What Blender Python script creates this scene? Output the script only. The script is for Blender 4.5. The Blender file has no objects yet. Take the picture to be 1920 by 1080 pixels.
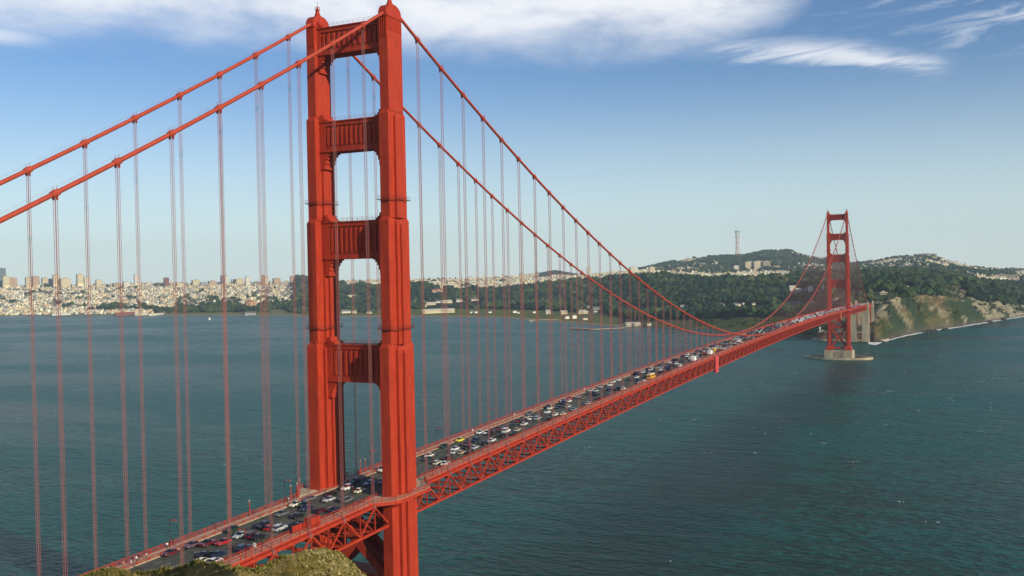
import bpy, bmesh, math, random
import numpy as np
from mathutils import Vector, Matrix, noise as mnoise
random.seed(7); rng = np.random.default_rng(11)
SC = bpy.context.scene
COL = SC.collection
PI = math.pi

# ------------------------------------------------------------------ camera
CAM = np.array([172.978, -250.695, 143.616])
FW = np.array([-0.4305907, 0.9023854, -0.0170958])
RT = np.array([0.9024910, 0.4302748, -0.0193303])
UP = np.array([0.0100874, 0.0237522, 0.9996670])
FPX = 1770.666
cd = bpy.data.cameras.new('camera'); cam = bpy.data.objects.new('camera', cd); COL.objects.link(cam)
M4 = Matrix(((RT[0], UP[0], -FW[0], CAM[0]), (RT[1], UP[1], -FW[1], CAM[1]), (RT[2], UP[2], -FW[2], CAM[2]), (0, 0, 0, 1)))
cam.matrix_world = M4
cd.sensor_width = 36; cd.lens = 36 * FPX / 1920; cd.clip_start = 1; cd.clip_end = 60000
SC.camera = cam

def pray(x, y):
    return FW * FPX + RT * (x - 960) - UP * (y - 540)
def on_z(x, y, z):
    d = pray(x, y); return CAM + d * ((z - CAM[2]) / d[2])
def at_dist(x, y, D):
    """world point seen in direction (x, y) at horizontal distance D"""
    d = pray(x, y); return CAM + d * (D / math.hypot(d[0], d[1]))

# ------------------------------------------------------------------ light and sky
SUN_EL, SUN_AZ = math.radians(21), math.radians(17.5)
SDIR = Vector((math.cos(SUN_EL) * math.cos(SUN_AZ), -math.cos(SUN_EL) * math.sin(SUN_AZ), math.sin(SUN_EL)))
sl = bpy.data.lights.new('sun', 'SUN'); so = bpy.data.objects.new('sun', sl); COL.objects.link(so)
sl.energy = 5.0; sl.angle = math.radians(0.5); sl.color = (1.0, 0.88, 0.70)
so.rotation_euler = SDIR.to_track_quat('Z', 'Y').to_euler(); so.location = (400, -300, 400)
SC.view_settings.view_transform = 'Standard'; SC.view_settings.look = 'None'
SC.view_settings.exposure = 0.0; SC.view_settings.gamma = 1
SKY_STRENGTH = 0.092

world = bpy.data.worlds.new('World'); SC.world = world; world.use_nodes = True
nt = world.node_tree; nt.nodes.clear()
def N(t, typ, **kw):
    n = t.nodes.new(typ)
    for k, v in kw.items(): setattr(n, k, v)
    return n
def math_(t, op, a, b=None, c=None, clamp=False):
    n = t.nodes.new('ShaderNodeMath'); n.operation = op; n.use_clamp = clamp
    for i, v in enumerate((a, b, c)):
        if v is None: continue
        if isinstance(v, (int, float)): n.inputs[i].default_value = v
        else: t.links.new(v, n.inputs[i])
    return n.outputs[0]
def maprange(t, v, a, b, c=0.0, d=1.0, smooth=True):
    n = t.nodes.new('ShaderNodeMapRange'); n.interpolation_type = 'SMOOTHSTEP' if smooth else 'LINEAR'
    t.links.new(v, n.inputs[0])
    for i, q in zip((1, 2, 3, 4), (a, b, c, d)): n.inputs[i].default_value = q
    return n.outputs[0]
sky = N(nt, 'ShaderNodeTexSky', sky_type='NISHITA', sun_disc=False)
sky.sun_elevation = SUN_EL; sky.sun_rotation = math.atan2(SDIR.x, SDIR.y)
sky.altitude = 100; sky.air_density = 1.0; sky.dust_density = 0.15; sky.ozone_density = 2.2
tc = N(nt, 'ShaderNodeTexCoord'); sep = N(nt, 'ShaderNodeSeparateXYZ'); nt.links.new(tc.outputs['Generated'], sep.inputs[0])
X, Y, Z = sep.outputs
# azimuth east of south (radians) and elevation of the viewing direction: where in the sky the clouds are
az = math_(nt, 'ARCTAN2', math_(nt, 'MULTIPLY', X, -1.0), Y)          # 0 = along the bridge, + to the left
el = math_(nt, 'ARCSINE', Z)
comb = N(nt, 'ShaderNodeCombineXYZ')
nt.links.new(math_(nt, 'MULTIPLY', az, 9.0), comb.inputs[0]); nt.links.new(math_(nt, 'MULTIPLY', el, 22.0), comb.inputs[1])
n1 = N(nt, 'ShaderNodeTexNoise', noise_dimensions='3D'); n1.inputs['Scale'].default_value = 1.0; n1.inputs['Detail'].default_value = 9; n1.inputs['Roughness'].default_value = 0.6; n1.inputs['Distortion'].default_value = 0.15
nt.links.new(comb.outputs[0], n1.inputs['Vector'])
comb2 = N(nt, 'ShaderNodeCombineXYZ')
nt.links.new(math_(nt, 'ADD', math_(nt, 'MULTIPLY', az, 14.0), math_(nt, 'MULTIPLY', el, 30.0)), comb2.inputs[0]); nt.links.new(math_(nt, 'MULTIPLY', el, 70.0), comb2.inputs[1]); comb2.inputs[2].default_value = 7.3
n2 = N(nt, 'ShaderNodeTexNoise', noise_dimensions='3D'); n2.inputs['Scale'].default_value = 1.0; n2.inputs['Detail'].default_value = 8; n2.inputs['Roughness'].default_value = 0.62; n2.inputs['Distortion'].default_value = 0.8
nt.links.new(comb2.outputs[0], n2.inputs['Vector'])
def hor(x): return 528.3 - 37.1 * x / 1920
def az_of(x):
    d = pray(x, 300); return math.atan2(-d[0], d[1])
def el_of(x, y):
    d = pray(x, y); return math.asin(d[2] / np.linalg.norm(d))
def curve_az(pts):
    """float curve over azimuth: list of (pixel x, value)"""
    fc = N(nt, 'ShaderNodeFloatCurve'); A0, A1 = -0.45, 1.35
    u = maprange(nt, az, A0, A1, 0, 1, False); nt.links.new(u, fc.inputs[1])
    cm = fc.mapping; cv = cm.curves[0]; ps = sorted([((az_of(x) - A0) / (A1 - A0), v) for x, v in pts])
    cv.points[0].location = (0, ps[0][1]); cv.points[1].location = (1, ps[-1][1])
    for a, v in ps: cv.points.new(min(max(a, 0.001), 0.999), v)
    cm.update(); return fc.outputs[0]
edge = curve_az([(-600, el_of(0, 60)), (0, el_of(0, 62)), (200, el_of(200, 66)), (420, el_of(420, 78)), (640, el_of(640, 84)), (900, el_of(900, 106)), (1080, el_of(1080, 98)),
                 (1280, el_of(1280, 90)), (1420, el_of(1420, 62)), (1500, el_of(1500, 15)), (1560, el_of(1560, -120)), (1700, 0.55), (2300, 0.6)])
wob = math_(nt, 'MULTIPLY', math_(nt, 'SUBTRACT', n1.outputs[0], 0.5), 0.055)
band = maprange(nt, math_(nt, 'ADD', math_(nt, 'SUBTRACT', el, edge), wob), -0.018, 0.048)
dens1 = math_(nt, 'MULTIPLY', math_(nt, 'MULTIPLY', band, maprange(nt, el, 0.42, 0.33)), maprange(nt, n1.outputs[0], 0.28, 0.58, 0.66, 1.0))
strk = curve_az([(-600, 0), (1250, 0), (1330, .25), (1420, .8), (1600, .95), (1720, .9), (1775, .25), (1830, 0.0), (2300, 0)])
sc_ = curve_az([(-600, .2), (1250, el_of(1250, 92)), (1400, el_of(1400, 92)), (1600, el_of(1600, 98)), (1760, el_of(1760, 122)), (2300, .2)])
sdist = math_(nt, 'ABSOLUTE', math_(nt, 'ADD', math_(nt, 'SUBTRACT', el, sc_), math_(nt, 'MULTIPLY', math_(nt, 'SUBTRACT', n2.outputs[0], 0.5), 0.03)))
streak = math_(nt, 'MULTIPLY', math_(nt, 'MULTIPLY', strk, maprange(nt, sdist, 0.016, 0.0)), maprange(nt, n2.outputs[0], 0.3, 0.62, 0.25, 1.0))
elcap = maprange(nt, el, 0.42, 0.33)
wz = curve_az([(-600, .0), (100, 0.0), (1450, 0.0), (1540, .35), (1750, .5), (1850, 1.0), (2300, 1.0)])
wis = math_(nt, 'MULTIPLY', math_(nt, 'MULTIPLY', wz, maprange(nt, n2.outputs[0], 0.46, 0.72, 0, .55)), maprange(nt, el, el_of(1850, 130), el_of(1850, 40)))
lp = math_(nt, 'MULTIPLY', maprange(nt, math_(nt, 'ABSOLUTE', math_(nt, 'SUBTRACT', el, el_of(10, 66))), 0.013, 0.0), maprange(nt, az, az_of(150), az_of(-20)))
veil = math_(nt, 'MULTIPLY', maprange(nt, el, 0.22, 0.0), 0.66)
cl = math_(nt, 'MAXIMUM', math_(nt, 'MAXIMUM', dens1, math_(nt, 'MULTIPLY', streak, .85)), math_(nt, 'MAXIMUM', wis, math_(nt, 'MULTIPLY', lp, 0.7)), clamp=True)
mixc = N(nt, 'ShaderNodeMix', data_type='RGBA'); nt.links.new(math_(nt, 'MULTIPLY', cl, 0.93), mixc.inputs[0])
tint = N(nt, 'ShaderNodeMix', data_type='RGBA', blend_type='MULTIPLY'); tint.inputs[0].default_value = 1.0
nt.links.new(sky.outputs[0], tint.inputs[6]); tint.inputs[7].default_value = (0.80, 0.99, 1.24, 1)
mixv = N(nt, 'ShaderNodeMix', data_type='RGBA'); nt.links.new(veil, mixv.inputs[0]); nt.links.new(tint.outputs[2], mixv.inputs[6]); mixv.inputs[7].default_value = (8.9, 10.3, 10.0, 1)
nt.links.new(mixv.outputs[2], mixc.inputs[6]); mixc.inputs[7].default_value = (10.6, 10.8, 11.2, 1)
bg = N(nt, 'ShaderNodeBackground'); bg.inputs[1].default_value = SKY_STRENGTH
nt.links.new(mixc.outputs[2], bg.inputs[0]); wo = N(nt, 'ShaderNodeOutputWorld'); nt.links.new(bg.outputs[0], wo.inputs[0])

# ------------------------------------------------------------------ materials
def mat(name, col, rough=0.6, metal=0.0, var=0.0, vscale=1.0, spec=0.5, bump=0.0, bscale=5.0, col2=None, objcol=False, stretch=None):
    m = bpy.data.materials.new(name); m.use_nodes = True; t = m.node_tree; b = t.nodes['Principled BSDF']
    b.inputs['Roughness'].default_value = rough; b.inputs['Metallic'].default_value = metal
    b.inputs['Specular IOR Level'].default_value = spec; b.inputs['Base Color'].default_value = (*col, 1)
    src = None
    if objcol:
        oi = N(t, 'ShaderNodeObjectInfo'); src = oi.outputs['Color']; t.links.new(src, b.inputs['Base Color'])
    if var > 0 or bump > 0:
        ge = N(t, 'ShaderNodeNewGeometry'); mp = N(t, 'ShaderNodeMapping'); t.links.new(ge.outputs['Position'], mp.inputs[0])
        if stretch: mp.inputs['Scale'].default_value = stretch
    if var > 0:
        nz = N(t, 'ShaderNodeTexNoise'); nz.inputs['Scale'].default_value = vscale; nz.inputs['Detail'].default_value = 6; nz.inputs['Roughness'].default_value = .65
        t.links.new(mp.outputs[0], nz.inputs['Vector'])
        mx = N(t, 'ShaderNodeMix', data_type='RGBA')
        c2 = col2 if col2 else tuple(c * (1 - var) for c in col); c1 = col if col2 else tuple(min(1, c * (1 + var * .6)) for c in col)
        if src is not None: t.links.new(src, mx.inputs[6])
        else: mx.inputs[6].default_value = (*c1, 1)
        mx.inputs[7].default_value = (*c2, 1)
        t.links.new(maprange(t, nz.outputs[0], 0.35, 0.65), mx.inputs[0]); t.links.new(mx.outputs[2], b.inputs['Base Color'])
    if bump > 0:
        nb = N(t, 'ShaderNodeTexNoise'); nb.inputs['Scale'].default_value = bscale; nb.inputs['Detail'].default_value = 4
        t.links.new(mp.outputs[0], nb.inputs['Vector']); bp = N(t, 'ShaderNodeBump'); bp.inputs['Strength'].default_value = bump; bp.inputs['Distance'].default_value = .3
        t.links.new(nb.outputs[0], bp.inputs['Height']); t.links.new(bp.outputs[0], b.inputs['Normal'])
    return m
ORANGE = (0.43, 0.045, 0.014)
M = {}
M['orange'] = mat('orange_paint', ORANGE, 0.6, var=0.16, vscale=0.8, stretch=(1, 1, .12), spec=.2, col2=(.33, .030, .018))
M['plate'] = mat('orange_plates', ORANGE, 0.6, var=.16, vscale=.8, stretch=(1, 1, .12), spec=.2, col2=(.35, .034, .015))
_t = M['plate'].node_tree; _b = _t.nodes['Principled BSDF']; _src = _b.inputs['Base Color'].links[0].from_socket
_g = N(_t, 'ShaderNodeNewGeometry'); _s = N(_t, 'ShaderNodeSeparateXYZ'); _t.links.new(_g.outputs['Position'], _s.inputs[0]); _c = N(_t, 'ShaderNodeCombineXYZ')
_t.links.new(math_(_t, 'ADD', _s.outputs[0], _s.outputs[1]), _c.inputs[0]); _t.links.new(_s.outputs[2], _c.inputs[1])
_k = N(_t, 'ShaderNodeTexBrick'); _k.offset = .5; _k.inputs['Scale'].default_value = 1; _k.inputs['Brick Width'].default_value = 1.07; _k.inputs['Row Height'].default_value = 3.6; _k.inputs['Mortar Size'].default_value = .035; _k.inputs['Color1'].default_value = (1.06, 1.06, 1.06, 1); _k.inputs['Color2'].default_value = (.86, .84, .9, 1); _k.inputs['Mortar'].default_value = (.6, .55, .55, 1)
_t.links.new(_c.outputs[0], _k.inputs['Vector']); _m = N(_t, 'ShaderNodeMix', data_type='RGBA', blend_type='MULTIPLY'); _m.inputs[0].default_value = .8; _t.links.new(_src, _m.inputs[6]); _t.links.new(_k.outputs['Color'], _m.inputs[7]); _t.links.new(_m.outputs[2], _b.inputs['Base Color'])
M['catwalk'] = mat('catwalk_paint', (.12, .022, .014), .7)
M['orange_cable'] = mat('orange_cable_paint', (0.40, 0.062, 0.034), 0.6, var=0.1, vscale=0.5, spec=.2)
M['rope'] = mat('weathered_rope_paint', (0.23, 0.075, 0.068), 0.75, var=.15, vscale=.3)
M['asphalt'] = mat('asphalt', (0.070, 0.074, 0.054), 0.9, var=.28, vscale=.35, stretch=(1, .12, 1))
M['walk'] = mat('sidewalk_concrete', (0.43, 0.35, 0.23), 0.9, var=.15, vscale=.5)
M['line'] = mat('lane_paint', (0.5, 0.48, 0.4), 0.7, var=.5, vscale=1.5)
M['concrete'] = mat('pale_concrete', (0.42, 0.36, 0.24), 0.9, var=.3, vscale=.09, stretch=(1, 1, .3))
M['ochre'] = mat('ochre_concrete', (0.50, 0.33, 0.13), 0.9, var=.2, vscale=.2, stretch=(1, 1, .3))
M['brick'] = mat('fort_brick', (0.20, 0.09, 0.06), 0.9, var=.3, vscale=.15)
M['dark'] = mat('dark_steel', (0.03, 0.03, 0.032), 0.5)
M['glass'] = mat('car_glass', (0.012, 0.015, 0.018), 0.08, spec=.9)
M['tyre'] = mat('tyre_rubber', (0.02, 0.02, 0.02), 0.8)
M['rim'] = mat('wheel_rim', (0.35, 0.35, 0.36), 0.35, metal=.8)
M['paint'] = mat('car_paint', (0.5, 0.5, 0.5), 0.28, objcol=True, spec=.6)
M['lampglass'] = mat('lamp_glass', (0.75, 0.72, 0.62), 0.2)
M['tail'] = mat('tail_lamp_red', (0.4, 0.01, 0.01), 0.3)
M['skin'] = mat('skin', (0.42, 0.24, 0.17), 0.6)
M['cloth'] = mat('clothing', (0.5, 0.5, 0.5), 0.85, objcol=True)
M['hair'] = mat('hair', (0.03, 0.02, 0.015), 0.7)

# ------------------------------------------------------------------ helpers
class MB:
    def __init__(s): s.v = []; s.f = []; s.m = []
    def add(s, vs, fs, mi=0):
        o = len(s.v); s.v += [tuple(v) for v in vs]; s.f += [tuple(i + o for i in f) for f in fs]; s.m += [mi] * len(fs)
    def box(s, x0, x1, y0, y1, z0, z1, mi=0):
        s.add([(x0, y0, z0), (x1, y0, z0), (x1, y1, z0), (x0, y1, z0), (x0, y0, z1), (x1, y0, z1), (x1, y1, z1), (x0, y1, z1)],
              [(0, 3, 2, 1), (4, 5, 6, 7), (0, 1, 5, 4), (1, 2, 6, 5), (2, 3, 7, 6), (3, 0, 4, 7)], mi)
    def frust(s, cx, cy, hx0, hy0, z0, hx1, hy1, z1, mi=0):
        s.add([(cx - hx0, cy - hy0, z0), (cx + hx0, cy - hy0, z0), (cx + hx0, cy + hy0, z0), (cx - hx0, cy + hy0, z0),
               (cx - hx1, cy - hy1, z1), (cx + hx1, cy - hy1, z1), (cx + hx1, cy + hy1, z1), (cx - hx1, cy + hy1, z1)],
              [(0, 3, 2, 1), (4, 5, 6, 7), (0, 1, 5, 4), (1, 2, 6, 5), (2, 3, 7, 6), (3, 0, 4, 7)], mi)
    def bar(s, a, b, w, h, mi=0, up=(0, 0, 1)):
        a = Vector(a); b = Vector(b); d = (b - a).normalized(); u = Vector(up)
        sd = d.cross(u)
        if sd.length < 1e-4: sd = d.cross(Vector((1, 0, 0)))
        sd.normalize(); u2 = sd.cross(d); vs = []
        for p in (a, b):
            for sx, sz in ((-1, -1), (1, -1), (1, 1), (-1, 1)): vs.append(p + sd * (w / 2 * sx) + u2 * (h / 2 * sz))
        s.add(vs, [(0, 1, 2, 3), (7, 6, 5, 4), (0, 4, 5, 1), (1, 5, 6, 2), (2, 6, 7, 3), (3, 7, 4, 0)], mi)
    def tube(s, pts, r, n=8, mi=0, cap=True):
        pts = [Vector(p) for p in pts]; o = len(s.v); rr = r if isinstance(r, (list, tuple)) else [r] * len(pts)
        for i, p in enumerate(pts):
            d = (pts[min(i + 1, len(pts) - 1)] - pts[max(i - 1, 0)]).normalized()
            a = d.cross(Vector((0, 0, 1)));
            if a.length < 1e-3: a = d.cross(Vector((1, 0, 0)))
            a.normalize(); b = d.cross(a)
            for k in range(n): q = p + (a * math.cos(2 * PI * k / n) + b * math.sin(2 * PI * k / n)) * rr[i]; s.v.append(tuple(q))
        for i in range(len(pts) - 1):
            for k in range(n):
                s.f.append((o + i * n + k, o + i * n + (k + 1) % n, o + (i + 1) * n + (k + 1) % n, o + (i + 1) * n + k)); s.m.append(mi)
        if cap:
            s.f.append(tuple(o + k for k in range(n))[::-1]); s.m.append(mi); e = o + (len(pts) - 1) * n; s.f.append(tuple(e + k for k in range(n))); s.m.append(mi)
    def prism(s, poly, axis, a, b, mi=0):
        """poly of 2D points extruded along axis ('x','y','z') from a to b"""
        n = len(poly)
        def P(p, t):
            if axis == 'x': return (t, p[0], p[1])
            if axis == 'y': return (p[0], t, p[1])
            return (p[0], p[1], t)
        vs = [P(p, a) for p in poly] + [P(p, b) for p in poly]
        fs = [tuple(range(n)), tuple(range(2 * n - 1, n - 1, -1))] + [(i, n + i, n + (i + 1) % n, (i + 1) % n) for i in range(n)]
        s.add(vs, fs, mi)
    def mesh(s, name, mats, smooth=False, fix=True):
        me = bpy.data.meshes.new(name); me.from_pydata(s.v, [], s.f)
        if not isinstance(mats, (list, tuple)): mats = [mats]
        for q in mats: me.materials.append(q)
        if len(mats) > 1: me.polygons.foreach_set('material_index', s.m)
        if fix:
            bm = bmesh.new(); bm.from_mesh(me); bmesh.ops.recalc_face_normals(bm, faces=bm.faces); bm.to_mesh(me); bm.free()
        if smooth: me.polygons.foreach_set('use_smooth', [True] * len(me.polygons))
        me.update(); return me
    def build(s, name, mats, parent=None, smooth=False, loc=None, fix=True):
        o = bpy.data.objects.new(name, s.mesh(name, mats, smooth, fix)); COL.objects.link(o)
        if parent: o.parent = parent
        if loc: o.location = loc
        return o
def npmesh(name, v, f, mats, smooth=False):
    """fast mesh from numpy arrays, f all same size"""
    me = bpy.data.meshes.new(name); nv, nf, k = len(v), len(f), f.shape[1]
    me.vertices.add(nv); me.vertices.foreach_set('co', np.asarray(v, np.float32).ravel())
    me.loops.add(nf * k); me.loops.foreach_set('vertex_index', np.asarray(f, np.int32).ravel())
    me.polygons.add(nf); me.polygons.foreach_set('loop_start', np.arange(0, nf * k, k, dtype=np.int32))
    try: me.polygons.foreach_set('loop_total', np.full(nf, k, np.int32))
    except Exception: pass
    me.polygons.foreach_set('use_smooth', np.full(nf, smooth))
    for q in (mats if isinstance(mats, (list, tuple)) else [mats]): me.materials.append(q)
    me.update(calc_edges=True); me.validate(); return me
def npobj(name, v, f, mats, smooth=False, parent=None):
    o = bpy.data.objects.new(name, npmesh(name, v, f, mats, smooth)); COL.objects.link(o)
    if parent: o.parent = parent
    return o
def tag(o, label=None, cat=None, group=None, kind=None):
    if label: o['label'] = label
    if cat: o['category'] = cat
    if group: o['group'] = group
    if kind: o['kind'] = kind
    return o
def empty(name, loc, label, cat, group=None, rz=0):
    o = bpy.data.objects.new(name, None); COL.objects.link(o); o.location = loc; o.rotation_euler = (0, 0, rz)
    o.empty_display_size = 2; return tag(o, label, cat, group)
def copy_tree(o, parent=None):
    c = o.copy(); COL.objects.link(c); c.parent = parent
    for ch in list(o.children): copy_tree(ch, c)
    return c
def lerp(x, xs, ys): return float(np.interp(x, xs, ys))

# ================================================================== THE BRIDGE
S = 15.24; SPAN = 1280.16; CX = 13.7
def zdeck(y):
    if y < 0: return 74.6 + 0.0184 * y
    if y > SPAN: return 74.6 - 0.0184 * (y - SPAN)
    return 74.6 + 5.9 * (1 - ((y - 640.08) / 640.08) ** 2)
ZT = 226.5
def zcable(y):
    if y < 0: k = y / S; return max(ZT + 8.848 * k + .0818 * k * k, zdeck(y) - 2)
    if y > SPAN: k = -(y - SPAN) / S; return max(ZT + 8.848 * k + .0818 * k * k, zdeck(y) - 2)
    return ZT - 142.9 + 142.9 * ((y - 640.08) / 640.08) ** 2
YN, YS = -16 * S, 1740.0
bridge = empty('suspension_bridge', (0, 0, 0), 'long orange-red steel suspension bridge with two tall towers, crowded with cars over the strait', 'bridge')

# --- tower leg --------------------------------------------------------------
SECT = [(13.4, 122.4, [(1.65, 7.25), (2.65, 3.4), (3.5, 1.1)]),
        (122.4, 161.5, [(1.65, 5.9), (2.45, 2.4), (3.2, .8)]),
        (161.5, 194.3, [(1.65, 4.9), (2.45, 2.0)]),
        (194.3, 222.6, [(1.55, 4.1)])]
def leg_mesh():
    b = MB()
    for i, (z0, z1, bl) in enumerate(SECT):
        for j, (hx, hy) in enumerate(bl):
            ztop = z1 - j * 1.1; zz = z0 - (0.5 if i else 0) - j * .01
            b.box(-hx, hx, -hy, hy, zz, ztop - 1.3)
            if i < 3: b.frust(0, 0, hx, hy, ztop - 1.3, hx - .55, hy - .75, ztop)
            else: b.box(-hx, hx, -hy, hy, ztop - 1.3, ztop)
    # fluted cap: raised pilasters round the head and cornice
    for k in range(4):
        x = -1.2 + k * .8
        for sy in (-1, 1): b.box(x - .16, x + .16, sy * 4.1, sy * 4.32, 216.5, 222.4)
    for k in range(9):
        y = -3.7 + k * .925
        for sx in (-1, 1): b.box(sx * 1.55, sx * 1.7, y - .16, y + .16, 218.5, 222.4)
    b.box(-1.8, 1.8, -4.45, 4.45, 222.6, 223.3)
    # plate seams
    for z in np.arange(24, 120, 10.7): b.box(-1.68, 1.68, -7.28, 7.28, z, z + .12)
    for z in np.arange(130, 158, 10.7): b.box(-1.68, 1.68, -5.93, 5.93, z, z + .12)
    for z in (172, 183.3): b.box(-1.68, 1.68, -4.93, 4.93, z, z + .12)
    b.frust(0, 0, 4.6, 8.6, 13.4, 4.6, 8.6, 17); b.frust(0, 0, 4.6, 8.6, 17, 3.52, 7.27, 19.5)
    return b.mesh('tower_leg', M['plate'])
def saddle_mesh():
    b = MB(); n = 14
    prof = [(-4.3 * math.cos(PI * k / n), 223.3 + 3.6 * math.sin(PI * k / n) ** .8 if 0 < k < n else 223.3) for k in range(n + 1)]
    b.prism(prof, 'x', -1.5, 1.5); return b.mesh('saddle_housing', M['orange'])
def beacon_mesh():
    b = MB(); n = 10
    def ring(z, r): return [(r * math.cos(2 * PI * k / n), r * math.sin(2 * PI * k / n), z) for k in range(n)]
    lv = [(226.2, 1.5), (227.6, .85), (228.9, .5), (229.0, .8), (229.15, .8), (229.2, .32), (229.9, .32), (230.1, .1)]
    b.add(sum([ring(z, r) for z, r in lv], []), [(i * n + k, i * n + (k + 1) % n, (i + 1) * n + (k + 1) % n, (i + 1) * n + k) for i in range(len(lv) - 1) for k in range(n)])
    for k in range(6):
        a = 2 * PI * k / 6; b.bar((.78 * math.cos(a), .78 * math.sin(a), 229.1), (.78 * math.cos(a), .78 * math.sin(a), 230.0), .06, .06)
    b.tube([(.78 * math.cos(2 * PI * k / 12), .78 * math.sin(2 * PI * k / 12), 230.0) for k in range(13)], .05, 4)
    b.bar((0, 0, 230), (0, 0, 231.6), .08, .08); return b.mesh('beacon', M['orange'])
def catwalk_mesh(z, hx, hy, mids):
    b = MB(); ox, oy = hx + .55, hy + .5
    pts = [(-1.65 - .9, -oy), (1.65 + .9, -oy), (ox, -mids - .8), (ox, mids + .8), (1.65 + .9, oy), (-1.65 - .9, oy), (-ox, mids + .8), (-ox, -mids - .8)]
    for i in range(8):
        p, q = pts[i], pts[(i + 1) % 8]
        b.bar((*p, z), (*q, z), .5, .12)
        for hz in (.55, 1.1): b.bar((*p, z + hz), (*q, z + hz), .05, .05)
        L = math.dist(p, q); m = max(1, int(L / 1.6))
        for k in range(m): t = k / m; x = p[0] + (q[0] - p[0]) * t; y = p[1] + (q[1] - p[1]) * t; b.bar((x, y, z), (x, y, z + 1.1), .05, .05)
    return b.mesh('catwalk', M['catwalk'])
legM, sadM, beaM = leg_mesh(), saddle_mesh(), beacon_mesh()
catMs = [catwalk_mesh(166.6, 2.45, 4.9, 2.0), catwalk_mesh(126.8, 3.2, 5.9, 2.4), catwalk_mesh(40.0, 3.5, 7.25, 3.4)]
TOPZ = 222.0
def make_strut(z0, z1, hyp, nr, gap):
    """box strut between the legs: panel, flanges, vertical pilasters and stepped corner brackets"""
    b = MB(); hx = 12.4; hy = 2.7
    b.box(-hx, hx, -hy + .45, hy - .45, z0 + .02, z1 - .02)
    for sy in (-1, 1):
        ya, yb = sorted((sy * (hy - .45), sy * hy))
        b.box(-hx, hx, ya, yb, z0, z0 + 1.3); b.box(-hx, hx, ya, yb, z1 - 1.2, z1)
        b.box(-hx, -gap + 1.3, ya, yb, z0 + 1.3, z1 - 1.2); b.box(gap - 1.3, hx, ya, yb, z0 + 1.3, z1 - 1.2)
        w = (2 * gap - 2.6) / nr
        for k in range(nr):
            x = -gap + 1.3 + (k + .5) * w
            b.prism([(x - w * .22, z0 + 2.0), (x + w * .22, z0 + 1.7), (x + w * .22, z1 - 1.5), (x - w * .22, z1 - 1.9)], 'y', *( (ya, yb - .06) if sy > 0 else (ya + .06, yb)))
    b.box(-hx, hx, -hy - .3, hy + .3, z1, z1 + .35); b.box(-hx, hx, -hy - .22, hy + .22, z0 - .3, z0)
    for s in (-1, 1):
        for k, (dx, dz) in enumerate([(3.2, .75), (2.4, 1.5), (1.7, 2.5), (1.15, 3.9), (.75, 5.6)]):
            x = s * (gap + .9); b.box(min(x, x - s * (dx + .9)), max(x, x - s * (dx + .9)), -hy + .15 + k * .03, hy - .15 - k * .03, z0 - dz, z0 - .3 + .001 * k)
        for k, (dx, dz) in enumerate([(2.0, .6), (1.1, 1.2), (.6, 2.2)]):
            x = s * (gap + .8); b.box(min(x, x - s * (dx + .8)), max(x, x - s * (dx + .8)), -hy + .25 + k * .03, hy - .25 - k * .03, z1 + .34, z1 + .35 + dz)
    return b.mesh('portal_strut', M['plate'])
STR = [(213.9, TOPZ, 11, 12.1), (183.1, 192.2, 11, 11.0), (149.0, 160.3, 10, 10.4), (110.0, 121.3, 9, 10.2)]
strM = [make_strut(a, b_, 0, nr, g) for a, b_, nr, g in STR]
def rail_mesh(z):
    b = MB()
    for sy in (-1, 1):
        for hz in (.6, 1.15): b.bar((-11.5, sy * 2.8, z + hz), (11.5, sy * 2.8, z + hz), .045, .045)
        for k in range(13): x = -11.4 + k * 1.9; b.bar((x, sy * 2.8, z), (x, sy * 2.8, z + 1.15), .045, .045)
    return b.mesh('strut_railing', M['orange'])
railMs = [rail_mesh(b_ + .35) for a, b_, nr, g in STR]
def brace_mesh():
    b = MB(); g = 10.6
    for z0, z1 in ((50, 69.5), (18.5, 47)):
        for sy in (-3.2, 3.2):
            b.bar((-g, sy, z0), (g, sy, z1), 2.6, 2.9, up=(0, 1, 0)); b.bar((g, sy + .05, z0), (-g, sy + .05, z1), 2.5, 2.85, up=(0, 1, 0))
    b.box(-12, 12, -4.4, 4.4, 47, 50.2); b.box(-12, 12, -4.3, 4.3, 69.3, 72.4); b.box(-12, 12, -4.4, 4.4, 15.5, 18.4)
    return b.mesh('cross_brace', M['orange'])
braM = brace_mesh()
def part(name, me, parent, loc=(0, 0, 0), label=None):
    o = bpy.data.objects.new(name, me); COL.objects.link(o); o.parent = parent; o.location = loc
    if label: o['label'] = label
    return o
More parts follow.
